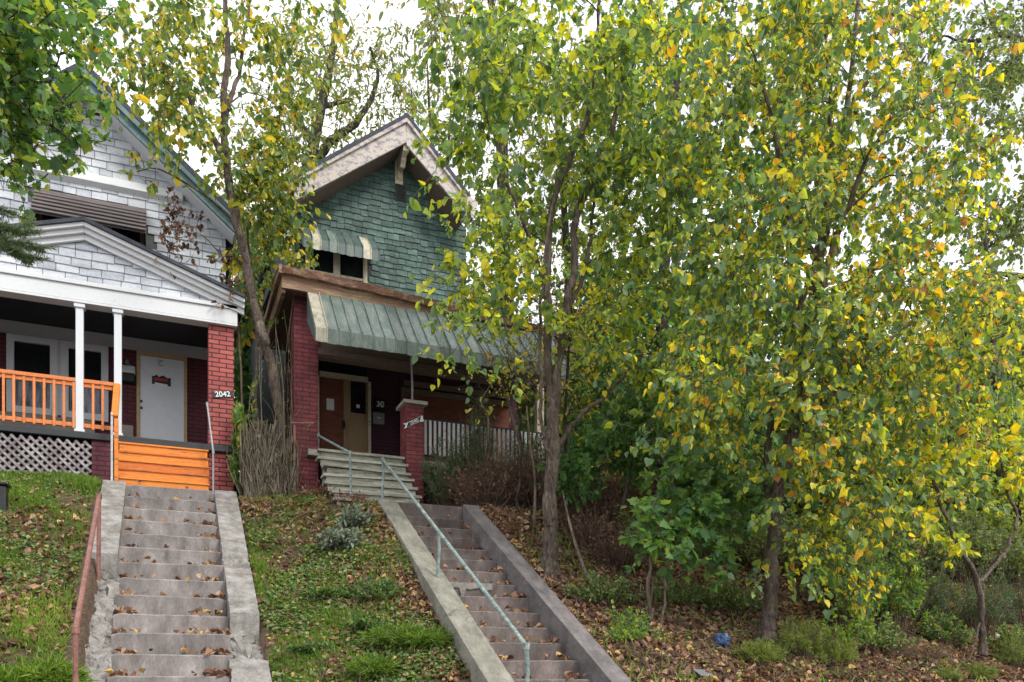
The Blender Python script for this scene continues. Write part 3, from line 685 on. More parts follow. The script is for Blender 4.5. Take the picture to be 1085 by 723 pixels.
# ground floor wall
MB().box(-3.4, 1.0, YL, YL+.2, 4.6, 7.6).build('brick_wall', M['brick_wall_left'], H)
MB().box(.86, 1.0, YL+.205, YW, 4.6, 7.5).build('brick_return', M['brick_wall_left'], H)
MB().box(-3.38, .98, YL-.03, YL-.002, 7.20, 7.395).box(-3.38, .98, YL-.05, YL-.031, 7.18, 7.21).build('frieze', M['frieze'], H)
for (p0, p1, pt, pb) in ((15.5, 53.5, 357, 418), (73, 107.5, 366, 424)):
    x0, x1 = fx(p0, YL), fx(p1, YL); zt = 7.06; zb_ = 5.98
    w = framed_window(H, x0, x1, zb_, zt, YL, .11, 'paint_white', d=.07)
    g = np.random.default_rng(int(p0)); mb = MB(); n = 22
    for i in range(n):     # gathered curtain behind the lower sash
        xa = x0+.01+(x1-x0-.02)*i/n; xb = x0+.01+(x1-x0-.02)*(i+1)/n; ya = YL-.026-(i % 2)*.012; yb = YL-.026-((i+1) % 2)*.012
        z1 = zb_+.50+g.normal(0, .02)
        mb.add([(xa, ya, zb_), (xb, yb, zb_), (xb, yb, z1), (xa, ya, z1)], [(0, 1, 2, 3)])
    mb.build('curtain', M['curtain'], w)
xa, xb = fx(57, YL), fx(69, YL)
MB().box(xa, xb, YL-.06, YL-.003, 5.9, 7.17).build('window_casing', M['frieze'], H)
MB().box(-3.3, fx(101, YL), YL-.10, YL-.073, 5.13, 5.86).box(fx(129, 15.6), fx(141, 15.6), 15.57, 15.6, 5.13, 5.78).build('low_panel', M['plywood'], H)
dx0, dx1 = fx(148.5, YL), fx(195, YL)
mb = MB().box(dx0-.055, dx0, YL-.05, YL-.002, 5.1, 7.19).box(dx1, dx1+.05, YL-.05, YL-.002, 5.1, 7.19).box(dx0, dx1, YL-.05, YL-.002, 7.11, 7.178)
mb.build('door_frame', M['door_casing'], H)
D = MB().box(dx0+.003, dx1-.003, YL-.035, YL-.004, 5.13, 7.105).build('door', M['door_grey'], H)
mb = MB(); wd_ = dx1-dx0
for (u0, u1, z0, z1) in ((.14, .46, 5.3, 5.9), (.54, .86, 5.3, 5.9), (.14, .46, 6.02, 6.62), (.54, .86, 6.02, 6.62), (.14, .46, 6.72, 6.98), (.54, .86, 6.72, 6.98)):
    a0, a1 = dx0+wd_*u0, dx0+wd_*u1
    mb.box(a0, a1, YL-.040, YL-.0352, z0, z0+.012).box(a0, a1, YL-.040, YL-.0352, z1-.012, z1).box(a0, a0+.012, YL-.040, YL-.0352, z0+.012, z1-.012).box(a1-.012, a1, YL-.040, YL-.0352, z0+.012, z1-.012)
mb.build('door_moulding', M['door_grey'], D)
for py in (425.5, 432.5):
    p = P(149.8, py, YL-.04); MB().tube([p, p+[0, -.03, 0]], .022, 12).build('lock_hole', M['black'], D)
s0 = P(161, 397, YL-.045); s1 = P(181, 408, YL-.045)
g = np.random.default_rng(2); top = [(s0[0]+(s1[0]-s0[0])*i/8, s0[2]+g.uniform(-.035, .02)) for i in range(9)]
sg = MB().prism([(s0[0], s1[2]-.02), (s1[0], s1[2]-.03)] + top[::-1], YL-.048, YL-.042).build('door_notice', M['black'], D)
MB().box(s0[0]+.04, s1[0]-.05, YL-.052, YL-.0485, s1[2]+.045, s0[2]-.05).build('red_band', M['red'], sg)
MB().prism([(s0[0]+.06, s1[2]-.045), (s1[0]-.06, s1[2]-.06), (s1[0]-.05, s1[2]-.005), (s0[0]+.04, s1[2]+.01)], YL-.053, YL-.049).build('white_band', M['white'], sg)
p = P(167.3, 430, YL-.045); MB().prism([(p[0]-.05, p[2]+.01), (p[0]+.04, p[2]-.045), (p[0]+.045, p[2]-.015), (p[0]-.04, p[2]+.035)], YL-.045, YL-.041).build('paper_scrap', M['white'], D)
p = P(170.7, 385, YL-.045); MB().tube([p+[-.05, 0, .05], p+[.03, 0, .045], p+[-.04, 0, .0], p+[-.03, 0, -.04], p+[.03, 0, -.035]], .006, 5).build('door_mark', M['black'], D)
# wall mailbox with a white lid
p = P(135.5, 397, YL); mbx = MB().box(p[0]-.10, p[0]+.11, YL-.16, YL-.002, p[2]-.17, p[2]-.02).build('mailbox', M['black'], H, bevel=.02)
MB().prismx([(YL-.18, p[2]-.02), (YL-.002, p[2]-.02), (YL-.002, p[2]+.16), (YL-.06, p[2]+.14)], p[0]-.11, p[0]+.12).build('lid', M['white'], mbx, bevel=.02)
MB().tube([(p[0], YL-.05, p[2]+.16), (p[0], YL-.05, p[2]+.24)], [.05, .03], 10).build('lamp_cap', M['steel'], mbx)
# porch deck, skirt, lattice
MB().box(-3.36, 1.0, 13.72, YL-.003, 5.02, 5.12).build('porch_floor', M['black_edge'], H, bevel=.01)
xl1 = fx(97, YF); xb1 = fx(117, YF)
lat = MB(); zl0, zl1 = 4.2, 4.99
x = -3.4
for sgn in (1, -1):
    for k in range(46):
        xc = -3.9+k*.118
        a = [xc, zl0]; b = [xc+sgn*(zl1-zl0), zl1]
        lo, hi = -3.34, xl1
        if sgn < 0: a[0] += .6; b[0] += .6
        (x0_, z0_), (x1_, z1_) = sorted([tuple(a), tuple(b)])
        if x1_ < lo or x0_ > hi: continue
        if x0_ < lo: z0_ += (lo-x0_)/(x1_-x0_)*(z1_-z0_); x0_ = lo
        if x1_ > hi: z1_ = z0_+(hi-x0_)/(x1_-x0_)*(z1_-z0_); x1_ = hi
        if x1_-x0_ < .02: continue
        lat.bar((x0_, 13.77+.012*sgn, z0_), (x1_, 13.77+.012*sgn, z1_), .010, .036, a=random.random(), up=(0, 1, 0)) if False else lat.bar((x0_, 13.77+.008*sgn, z0_), (x1_, 13.77+.008*sgn, z1_), .012, .036, a=random.random(), up=(0, 0, 1))
lat.build('lattice', M['lattice'], H)
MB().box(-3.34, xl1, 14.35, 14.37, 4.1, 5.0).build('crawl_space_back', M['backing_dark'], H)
MB().box(xl1+.005, xb1, 13.76, 14.2, 4.0, 5.017).build('brick_pier', M['brick_wall_left'], H)
px0, px1 = fx(221, YF), fx(248, YF)
MB().box(px0, px1, 13.8, 14.18, 3.9, 7.018).build('brick_pillar', M['brick_left'], H)
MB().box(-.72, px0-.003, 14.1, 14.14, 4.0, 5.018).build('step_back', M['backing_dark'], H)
# columns
for c in (84.5, 125):
    xc = fx(c, YF); cw = .052
    MB().box(xc-cw, xc+cw, 13.76, 13.76+2*cw, 5.16, 6.96).box(xc-.075, xc+.075, 13.735, 13.885, 6.96, 7.018).box(xc-.07, xc+.07, 13.74, 13.88, 5.122, 5.16).build('porch_column', M['paint_post'], H, bevel=.006)
# orange railing
rl = MB().box(-3.34, fx(121, YF), 13.765, 13.855, 5.86, 5.915).box(-3.34, fx(121, YF), 13.79, 13.83, 5.80, 5.86).box(-3.34, fx(121, YF), 13.79, 13.83, 5.20, 5.26).build('porch_railing', M['orange_rail'], H, bevel=.005)
k = 0; x = fx(6, YF)-.13*12
for k in range(40):
    xx = x+k*.128
    if xx < -3.3 or xx > fx(118, YF): continue
    if any(abs(xx-fx(c, YF)) < .07 for c in (84.5,)): continue
    MB().box(xx-.017, xx+.017, 13.775, 13.789, 5.18, 5.87, a=random.random()).build('baluster', M['orange_rail'], rl)
a = P(124, 408, 13.78); b = P(121.5, 442, 13.3)
nw = MB().bar(a, b, .09, .06).box(fx(121, 13.3), fx(125.5, 13.3), 13.28, 13.35, ZL-.1, b[2]-.03).build('stair_rail', M['orange'], H, bevel=.005)
# orange steps
sx0, sx1 = fx(124.5, 13.5), px0-.005
st = empty('porch_steps', ((sx0+sx1)/2, 13.5, ZL), None, None); st.parent = H; st.location = [float(v) for v in (np.array([(sx0+sx1)/2, 13.5, ZL])-np.array(H.location))]
nst = 5; z0 = ZL-.02; z1 = 5.015; rr = (z1-z0)/nst
for k in range(nst):
    y = 13.34+.085*k
    mb = MB(); j = random.uniform(-.006, .006)
    mb.box(sx0+random.uniform(0, .03), sx1-random.uniform(0, .02), y, y+.03, z0+rr*k+.004, z0+rr*(k+1)-.028, a=random.random())
    mb.box(sx0, sx1, y-.02, y+.12, z0+rr*(k+1)-.026, z0+rr*(k+1)-.003, a=random.random())
    mb.build('step_board', M['orange'], st)
# house number
p = P(236, 419, 13.79); npl = MB().bar(p+[-.155, 0, -.012], p+[.155, 0, .035], .012, .095).build('number_plate', M['black'], H)
number('2042', npl, p+[0, -.011, .012], .115, M['white'], rot=math.atan2(.047, .31))
# ------------------------------------------------------------------ RIGHT HOUSE (green)
H2 = empty('house', (4.2, 16.0, 4.3), 'dark green shingled house with peeling cream rakes and a striped metal porch awning', 'house')
PK = P(430.5, 126.5, 15.7); ER = P(494, 209.5, 15.7); ELx = P(300, 198, 15.7)
wl = [(2.1, 7.9), (5.75, 7.9), (5.75, PK[2]-(5.75-PK[0])*(PK[2]-ER[2])/(ER[0]-PK[0])-.1), (PK[0], PK[2]-.12), (2.1, PK[2]-(PK[0]-2.1)*(PK[2]-ELx[2])/(PK[0]-ELx[0])-.1)]
wx0, wx1 = fx(324, YW), fx(388, YW)
vx0, vx1 = fx(420, YW), fx(428.5, YW); vz0, vz1 = fz(424, 214, YW), fz(424, 197, YW)
shingles(wl, YW, .118, .17, [(wx0-.06, wx1+.06, 8.5, 9.95), (vx0, vx1, vz0, vz1)], jit=.45, seed=21, zjit=.009, gap=.007, thick=.018).build('wall_shingles', M['shingle_green'], H2)
MB().prism(wl, YW+.003, YW+.15).build('wall', M['backing_dark'], H2)
MB().box(2.1, 2.25, YW+.155, 24, 4, wl[4][1]).box(5.6, 5.75, YW+.155, 24, 4, wl[2][1]).box(2.25, 5.6, 23.8, 24, 4, 9.6).build('side_wall', M['side_teal'], H2)
MB().box(5.76, 6.95, 17.6, 22, 4, 8.6).build('side_wing', M['side_teal'], H2)
MB().prismx([(17.3, 8.55), (19.8, 9.5), (22.3, 8.55), (22.3, 8.65), (19.8, 9.6), (17.3, 8.65)][::-1], 5.76, 7.2).build('wing_roof', M['roof'], H2)
MB().box(2.06, 2.2, YW-.05, YW-.0205, fz(300, 266, YW), fz(300, 232, YW)).build('corner_board', M['paint_white'], H2)
for e in (ELx, ER):
    roof_side(PK+[0, 0, 0], e, 15.62, 24.3, .07, 'roof', 'roof', H2)
    rake(PK, e, .36, 15.68, 15.73, 'rake', H2)
    p2, e2 = PK+[0, 0, .005], e+[0, 0, .005]; rake(p2, e2, .07, 15.63, 15.676, 'rake', H2, 'rake_moulding')
    p3, e3 = PK-[0, 0, .40], e-[0, 0, .38]; roof_side(p3, e3, 15.735, YW-.02, -.03, 'soffit', 'soffit', H2)
MB().tube([PK+[0, 0, .07], PK+[0, 8, .07]], .06, 8).build('roof_ridge', M['roof'], H2)
e = ER; MB().prism([(e[0]-.05, e[2]-.42), (e[0]+.12, e[2]-.45), (e[0]+.22, e[2]-.1), (e[0], e[2])], 15.60, 15.9).build('rake_end', M['rake'], H2, bevel=.01)
# gable bracket
bt = P(428.5, 152, 15.75); bb = P(422.5, 190, YW-.04)
br = MB().prismx([(YW-.02, bb[2]-.05), (YW-.02, bt[2]), (15.74, bt[2]), (15.74, bt[2]-.14), (15.86, bt[2]-.2), (15.98, bt[2]-.34), (YW-.12, bb[2]+.12), (YW-.10, bb[2])], bb[0]-.045, bb[0]+.055).build('gable_bracket', M['trim_cream'], H2, bevel=.008)
MB().box(bb[0]-.075, bb[0]+.085, YW-.05, YW-.021, bb[2]-.1, bt[2]+.02).build('bracket_back', M['trim_cream'], br)
mb = MB()
for k in range(8):
    z = vz0+(vz1-vz0)*(k+.5)/8; mb.bar((vx0, YW-.025, z), (vx1, YW-.025, z), .05, .012, up=(0, .7, .7))
mb.box(vx0-.03, vx0, YW-.04, YW, vz0, vz1).box(vx1, vx1+.03, YW-.04, YW, vz0, vz1).build('vent', M['backing_dark'], H2)
framed_window(H2, wx0+.07, wx1-.07, 8.75, 9.88, YW, .08, 'trim_cream', mull=1, d=.06)
# striped awnings: ribbed sloping strips with a scalloped valance
def striped_awning(par, name, x0, x1, ya, za, yb, zb, zv, n, mats, side_mat, seam=.018, side=True, curve=0):
    A = None; w = (x1-x0)/n; g = np.random.default_rng(n)
    order = []
    for i in range(n):
        m = mats(i); a0, a1 = x0+w*i+.004, x0+w*(i+1)-.004; zz = g.normal(0, .004)
        mb = MB(); t = .006; h = g.uniform(0, 1)
        prof = [(ya, za), ((ya+yb)/2, (za+zb)/2+curve), (yb, zb), (yb-.004, zv+.02+zz)]
        V = []; 
        for (y, z) in prof: V += [(a0, y, z), (a1, y, z), (a0, y+t, z-t), (a1, y+t, z-t)]
        Fs = []
        for k in range(3):
            b0, b1 = 4*k, 4*k+4
            Fs += [(b0, b0+1, b1+1, b1), (b0+2, b1+2, b1+3, b0+3), (b0, b1, b1+2, b0+2), (b0+1, b0+3, b1+3, b1+1)]
        # rounded scallop tip
        xm = (a0+a1)/2; V += [(xm, yb-.004, zv+.008+zz)]; Fs.append((12, 13, 16))
        mb.add(V, Fs, h)
        mb.bar((a1+.003, ya-.01, za+.012), (a1+.003, yb-.012, zb+.012), .012, seam, a=h)
        mb.bar((a1+.003, yb-.014, zb+.005), (a1+.003, yb-.014, zv+.01), .012, .012, a=h, up=(0, 1, 0))
        o = mb.build('awning_strip' if A is not None else name, M[m], A if A is not None else par)
        if A is None: A = o
    if side:
        for xx, nm in ((x0-.006, 's'), (x1+.006, 's')):
            MB().prismx([(yb, zb-.015), (yb, zv+.02), (ya, za-.55*(za-zb) if zv > za-1.5 else zv+.35), (ya, za-.01)][::-1], xx-.004, xx+.004).build('side_panel', M[side_mat], A)
    return A
x0 = fx(322, 15.75); x1 = fx(402.5, 15.75)
striped_awning(H2, 'window_awning', x0, x1, YW-.03, fz(322, 240, YW), 15.78, fz(330, 252, 15.78), fz(330, 264, 15.78), 9, lambda i: 'awn_cream' if i in (1, 7) else ('awn_green' if i % 2 else 'awn_dark'), 'awn_dark', curve=.03)
striped_awning(H2, 'porch_awning', 2.05, 6.3, 13.36, 5.99+EY, 12.6, 5.15+EY, 4.92+EY, 24, lambda i: 'awn_cream' if i in (0,) else 'awn_green', 'awn_dark', seam=.03)
# porch roof / rotten gutter fascia
def fas(x): return (6.32-.27*sst(1.6, 7, x)*1.0)+EY
mb = MB(); V = []; xsn = np.linspace(1.66, 7.0, 28); g = np.random.default_rng(5)
for x in xsn:
    z = fas(x)+g.normal(0, .006); V += [(x, 13.32, z), (x, 13.26+g.normal(0, .006), z-.02), (x, 13.30, z-.11-abs(g.normal(0, .012))), (x, 13.40, z-.12), (x, 13.40, z)]
Fs = []
for i in range(len(xsn)-1):
    for j in range(5): Fs.append((i*5+j, (i+1)*5+j, (i+1)*5+(j+1) % 5, i*5+(j+1) % 5))
Fs += [(4, 3, 2, 1, 0), tuple((len(xsn)-1)*5+j for j in range(5))]
mb.add(V, Fs); gu = mb.build('gutter', M['rust'], H2)
mb = MB(); V = []
for x in xsn:
    z = fas(x)-.115; V += [(x, 13.38, z), (x, 13.38, z-.19-abs(g.normal(0, .008))), (x, 13.43, z-.2), (x, 13.43, z)]
Fs = []
for i in range(len(xsn)-1):
    for j in range(4): Fs.append((i*4+j, (i+1)*4+j, (i+1)*4+(j+1) % 4, i*4+(j+1) % 4))
Fs += [(3, 2, 1, 0), tuple((len(xsn)-1)*4+j for j in range(4))]
mb.add(V, Fs).build('fascia', M['wood_brown'], H2)
MB().box(1.66, 1.72, 13.435, 16.5, 7.55, 7.90).box(1.60, 1.655, 13.3, 16.5, 7.80, 7.93).build('fascia_return', M['wood_brown'], H2)
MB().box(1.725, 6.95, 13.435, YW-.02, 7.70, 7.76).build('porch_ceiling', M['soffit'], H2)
MB().add([(1.6, 13.32, 7.90), (7.0, 13.32, 7.66), (7.0, YW-.03, 8.35), (1.6, YW-.03, 8.35), (1.6, 13.32, 7.86), (7.0, 13.32, 7.62), (7.0, YW-.03, 8.30), (1.6, YW-.03, 8.30)],
         [(0, 1, 2, 3), (7, 6, 5, 4), (0, 4, 5, 1), (1, 5, 6, 2), (2, 6, 7, 3), (3, 7, 4, 0)]).build('porch_roof', M['roof'], H2)
MB().box(2.28, 6.9, 13.85, 14.05, 6.78, 7.25).box(2.28, 6.9, 13.80, 13.845, 6.80, 6.90).build('porch_beam', M['soffit'], H2, bevel=.01)
MB().box(1.90, 2.29, 13.8, 14.18, 3.9, 7.69).build('brick_pillar', M['brick_right'], H2)
# pedestal with cap and pole
pd = MB().box(3.70, 4.0, 13.5, 13.9, 3.9, 6.07).build('brick_pedestal', M['brick_right'], H2)
MB().box(3.64, 4.06, 13.44, 13.96, 6.072, 6.13).build('cap', M['cap'], pd, bevel=.008)
MB().tube([(3.86, 13.7, 6.13), (3.86, 13.7, 6.5), (3.862, 13.82, 7.3)], .018, 8).build('support_pole', M['pipe_white'], H2)
pn = P(438.5, 447.5, 13.49)
sgn = MB().prism([(pn[0]-.17, pn[2]-.13), (pn[0]+.11, pn[2]+.02), (pn[0]+.17, pn[2]+.03), (pn[0]+.15, pn[2]+.13), (pn[0]-.13, pn[2]-.03), (pn[0]-.19, pn[2]-.04), (pn[0]-.14, pn[2]-.075)], 13.482, 13.492).build('number_sign', M['white'], H2)
MB().prism([(pn[0]-.125, pn[2]-.10), (pn[0]+.095, pn[2]+.022), (pn[0]+.125, pn[2]+.108), (pn[0]-.10, pn[2]-.018)], 13.476, 13.4815).build('black_panel', M['black'], sgn)
number('2040', sgn, (pn[0], 13.474, pn[2]+.004), .085, M['white'], rot=R(29))
# porch floor, base walls, railing
MB().box(2.1, 6.9, 13.62, YW-.003, 5.08, 5.18).build('porch_floor', M['grey_wood'], H2, bevel=.006)
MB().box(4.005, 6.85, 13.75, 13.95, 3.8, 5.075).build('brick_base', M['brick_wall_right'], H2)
rl = MB().box(4.02, 6.35, 13.66, 13.72, 5.86, 5.91).box(4.02, 6.35, 13.67, 13.71, 5.28, 5.33).build('porch_railing', M['backing_dark'], H2)
for k in range(27):
    xx = 4.08+k*.085
    MB().box(xx-.022, xx+.022, 13.652, 13.668, 5.30+random.uniform(-.02, .02), 5.88, a=random.random()).build('baluster', M['paint_white'], rl)
MB().box(6.22, 6.36, 13.75, 13.88, 5.18, 6.78).build('porch_post', M['trim_cream'], H2, bevel=.008)
# porch back wall
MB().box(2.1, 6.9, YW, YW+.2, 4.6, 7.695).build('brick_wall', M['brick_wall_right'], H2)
q = lambda px: fx(px, YW)
MB().box(q(338), q(388.5), YW-.03, YW-.003, fz(360, 397, YW), fz(360, 380, YW)).build('transom_pane', M['glass'], H2)
mb = MB()
zt = fz(362, 398, YW)
mb.box(q(337)-.05, q(337.5), YW-.10, YW-.003, 5.2, 7.3).box(q(389), q(392), YW-.10, YW-.003, 5.2, 7.3).box(q(338), q(388.8), YW-.10, YW-.031, zt-.10, zt).box(q(338), q(388.8), YW-.10, YW-.031, fz(362, 379.5, YW), fz(362, 376, YW))
mb.build('door_frame', M['trim_cream'], H2)
MB().box(q(338), q(363), YW-.05, YW-.004, 5.2, zt-.105).build('boarded_panel', M['board_red'], H2)
p0 = P(345, 424, YW-.06); MB().box(q(345.5), q(353.5), YW-.056, YW-.0505, fz(350, 435.5, YW), fz(350, 423.5, YW)).build('paper_notice', M['white'], H2, 'pale notice sheet on the red-brown board')
D2 = MB().box(q(363.5), q(388.5), YW-.045, YW-.004, 5.2, zt-.105).build('door', M['door_tan'], H2)
MB().box(q(371), q(386.8), YW-.055, YW-.046, fz(380, 439, YW), fz(380, 404.5, YW)).build('door_pane', M['glass'], D2)
MB().box(q(377), q(380.5), YW-.059, YW-.0555, fz(380, 433.5, YW), fz(380, 430, YW)).build('sticker', M['white'], D2)
p = P(364, 451, YW-.06); MB().tube([p, p+[0, -.05, 0]], [.03, .035], 12).box(p[0]-.03, p[0]+.03, p[1], p[1]+.01, p[2]-.06, p[2]+.1).build('door_knob', M['black'], D2)
# mailboxes between door and pedestal
p = P(400.5, 430, YW)
mx = MB().prismx([(YW-.14, p[2]-.10), (YW-.003, p[2]-.10), (YW-.003, p[2]+.14), (YW-.08, p[2]+.12), (YW-.14, p[2]+.05)][::-1], p[0]-.14, p[0]+.10).build('mailbox', M['black'], H2, bevel=.01)
number('30', mx, (p[0]+.01, YW-.143, p[2]-.015), .16, M['white'])
p = P(400.5, 444, YW); mx = MB().box(p[0]-.12, p[0]+.11, YW-.09, YW-.003, p[2]-.13, p[2]+.10).build('mailbox', M['steel'], H2, bevel=.01)
MB().tube([(p[0]-.03, YW-.10, p[2]), (p[0]+.04, YW-.10, p[2]-.015)], .01, 6).build('latch', M['white'], mx)
# boarded front window
mb = MB().box(q(424.5), q(427), YW-.08, YW-.003, 5.7, 7.3)
za, zb_ = fz(470, 414.5, YW), fz(470, 411.5, YW); mb.box(q(427), 6.7, YW-.09, YW-.032, za-.02, zb_+.03).box(q(427), 6.7, YW-.08, YW-.032, 7.18, 7.29)
mb.build('window_frame', M['soffit'], H2)
MB().box(q(427), 6.7, YW-.03, YW-.003, zb_+.03, 7.18).build('transom_pane', M['glass'], H2)
MB().box(q(427), 6.7, YW-.03, YW-.003, 5.75, za-.02).build('boarded_window', M['board_red'], H2)
# grey board steps
st = empty('porch_steps', (3, 13, 4), None, None); st.parent = H2; st.location = [float(v) for v in (np.array([3., 13, 4])-np.array(H2.location))]
n = 7; z0 = 3.98; z1 = 5.18; rr = (z1-z0)/n; g = np.random.default_rng(8)
for k in range(n):
    y = 12.34+.20*k; xa = 2.25+g.uniform(-.06, .03)+(.06 if k < 2 else 0); xb = 3.69+g.uniform(-.02, .02)
    z = z0+rr*(k+1); mb = MB(); ti = g.normal(0, .012)
    mb.bar((xa, y+.12, z-.022-ti), (xb, y+.12, z-.022+ti), .27, .04, a=g.uniform(0, 1))
    mb.box(xa+.05, xb-.03, y+.03, y+.052, z-rr+.02, z-.045, a=g.uniform(0, 1))
    mb.build('step_board', M['grey_wood'], st)
for xx in (2.34, 3.58):
    MB().prismx([(12.42, 3.9), (13.6, 3.9), (13.62, 5.0), (12.45, 4.0)], xx-.02, xx+.02).build('stringer', M['grey_wood'], st)

# ================================================================== VEGETATION
gz = lambda x, y: float(ground(x, y))
def PG(px, py):
    """where the sight line through a pixel meets the hillside"""
    lo = None
    for Yc in np.arange(5.8, 30, .04):
        p = P(px, py, Yc)
        if p[2] <= float(ground(p[0], Yc, False)): return p
    return P(px, py, 30)
GRADX = lambda p: np.clip((p[:, 0]/p[:, 1]-.45)/.7, 0, 1)
gz_ = gz
def cen(lst): return [(p[0], p[1], gz(p[0], p[1])-.05, rx, ry, h) for (p, rx, ry, h) in [(np.array([x, y]), rx, ry, h) for x, y, rx, ry, h in lst]]
XY = lambda px, Y: float(P(px, 400, Y)[0])
# --- slim tree between the houses
tree('slim_tree', 'slim leaning pale-barked tree growing behind the vine-choked gate between the houses, yellow and green leaves', 'tree',
     [[(299, 530, 13.75, .085), (298, 450, 13.7, .082), (290, 400, 13.7, .08), (280, 362, 13.6, .076), (269, 325, 13.6, .072), (262, 285, 13.5, .068), (250, 235, 13.4, .064), (241, 180, 13.4, .062), (236, 120, 13.3, .052), (241, 60, 13.2, .042), (239, 0, 13.2, .034), (243, -70, 13.1, .02)],
      [(241, 180, 13.4, .05), (228, 150, 13.4, .05), (205, 115, 13.3, .035), (190, 80, 13.2, .02)], [(238, 120, 13.3, .04), (252, 80, 13.4, .03), (262, 20, 13.5, .02), (270, -40, 13.5, .012)],
      [(271, 520, 13.9, .03), (271, 440, 13.9, .028), (270, 330, 13.8, .02), (262, 240, 13.8, .015)]],
     [(175, 45, 75, 45, 33, 13.2, 1.2), (140, 85, 45, 25, 7, 12.9, .8), (205, 115, 40, 40, 15, 13.2, .9), (300, 30, 60, 40, 16, 13.6, 1.1), (320, 95, 35, 50, 8, 13.8, .6),
      (284, 185, 34, 55, 32, 13.6, .6), (286, 262, 30, 42, 19, 14.3, .4), (280, 325, 26, 26, 5, 14.2, .3), (240, 190, 14, 30, 4, 13.3, .4), (140, 180, 12, 12, 1, 13.0, .3)],
     leaf='leaf_mid', shape='oval', lsize=.095, twigs=6, tlen=.38, per=9, droop=1.0, seed=11, rmax=.03, bark='bark',
     hue=lambda p, r: r**1.2*.95)
# --- tall multi-stemmed tree right of the darker stairs
tree('multi_stem_tree', 'tall multi-stemmed tree with rough brown trunk just right of the darker staircase, broad green leaves', 'tree',
     [[(583, 612, 10.1, .115), (583, 560, 10.1, .10), (584, 500, 10.1, .09), (586, 440, 10.1, .085), (592, 390, 10.1, .06), (600, 330, 10.1, .055), (608, 280, 10.1, .052), (612, 225, 10.1, .046), (638, 165, 10.1, .04), (662, 90, 10.0, .034), (686, 20, 9.9, .026), (700, -50, 9.9, .016)],
      [(586, 440, 10.1, .075), (581, 380, 10.15, .055), (580, 310, 10.2, .05), (583, 230, 10.2, .045), (600, 175, 10.2, .04), (622, 125, 10.2, .035), (630, 60, 10.2, .028), (638, -20, 10.2, .018)],
      [(587, 480, 10.1, .045), (612, 445, 10.2, .03), (645, 415, 10.3, .026), (680, 375, 10.4, .02), (715, 330, 10.5, .016)],
      [(580, 310, 10.2, .03), (560, 250, 10.0, .024), (535, 190, 9.9, .018), (515, 120, 9.8, .01)],
      [(587, 500, 10.1, .03), (575, 455, 9.95, .026), (572, 400, 9.9, .022), (574, 300, 9.9, .018), (590, 180, 9.9, .01)],
      [(600, 330, 10.1, .03), (622, 280, 10.3, .026), (632, 200, 10.4, .02), (655, 120, 10.5, .012)]],
     [(515, 60, 55, 70, 16, 10.0, .9), (510, 150, 40, 60, 11, 9.9, .7), (600, 50, 90, 60, 27, 10.1, 1.1), (690, 60, 70, 70, 24, 10.0, 1.0), (600, 150, 80, 50, 18, 10.1, .9),
      (690, 180, 60, 60, 24, 10.1, 1.0), (690, 290, 55, 60, 20, 10.2, .9), (525, 235, 50, 35, 11, 9.9, .6), (520, 305, 45, 25, 8, 9.8, .5), (505, 350, 35, 20, 3, 9.7, .3), (560, 330, 40, 30, 3, 10, .5),
      (680, 390, 50, 35, 9, 10.3, .5), (655, 250, 30, 50, 5, 10.4, .5)],
     leaf='leaf_yel', shape='heart', lsize=.080, twigs=8, tlen=.48, per=10, droop=.9, seed=22, rmax=.028, wig=.08,
     hue=lambda p, r: r*.72+.05*np.sin(p[:, 2]*1.3))
# --- big yellowing tree on the right
tree('broadleaf_tree', 'big broad-leaved tree turning bright yellow, filling the right side, trunk standing behind the blue plastic', 'tree',
     [[(811, 680, 8.62, .105), (815, 640, 8.62, .095), (818, 590, 8.62, .085), (822, 540, 8.62, .08), (834, 475, 8.6, .075), (846, 410, 8.6, .068), (856, 350, 8.55, .062), (867, 285, 8.5, .058), (882, 210, 8.4, .05), (897, 130, 8.3, .04), (905, 50, 8.2, .03), (912, -40, 8.2, .018)],
      [(820, 555, 8.62, .06), (812, 500, 8.8, .05), (818, 440, 8.8, .045), (835, 360, 8.8, .042), (862, 280, 8.7, .04), (878, 200, 8.7, .035), (880, 110, 8.6, .025), (872, 20, 8.6, .014)],
      [(856, 350, 8.55, .045), (880, 270, 8.3, .04), (905, 200, 8.2, .032), (940, 130, 8.0, .024), (980, 60, 7.9, .014)],
      [(867, 285, 8.5, .04), (840, 220, 8.5, .034), (822, 150, 8.5, .026), (800, 60, 8.4, .016)],
      [(834, 475, 8.6, .04), (880, 420, 8.2, .034), (930, 370, 7.9, .026), (990, 320, 7.7, .016)]],
     [(790, 50, 90, 70, 25, 8.5, 1.0), (900, 50, 90, 80, 30, 8.2, 1.0), (980, 90, 60, 80, 16, 7.9, .8), (790, 160, 90, 70, 27, 8.5, .9), (900, 180, 90, 80, 31, 8.2, .9), (1010, 200, 60, 80, 16, 7.8, .7),
      (780, 270, 80, 70, 25, 8.4, .8), (880, 300, 90, 70, 31, 8.1, .9), (980, 320, 80, 70, 27, 7.8, .8), (800, 380, 90, 60, 25, 8.3, .7), (900, 410, 90, 60, 27, 8.0, .7), (1010, 410, 60, 60, 10, 7.7, .6),
      (790, 460, 70, 40, 11, 8.4, .6), (880, 500, 70, 60, 19, 8.1, .6), (860, 590, 60, 50, 10, 8.2, .4), (950, 520, 50, 50, 7, 8.0, .5), (720, 440, 40, 40, 6, 8.8, .4), (1060, 330, 30, 60, 6, 7.6, .5)],
     leaf='leaf_yel', shape='heart', lsize=.073, twigs=7, tlen=.48, per=11, droop=1.1, seed=33, rmax=.026, wig=.08,
     hue=lambda p, r: r**1.6*.80+.20*GRADX(p)*r+.08*np.sin(p[:, 2]*2.1+p[:, 0]*1.7))
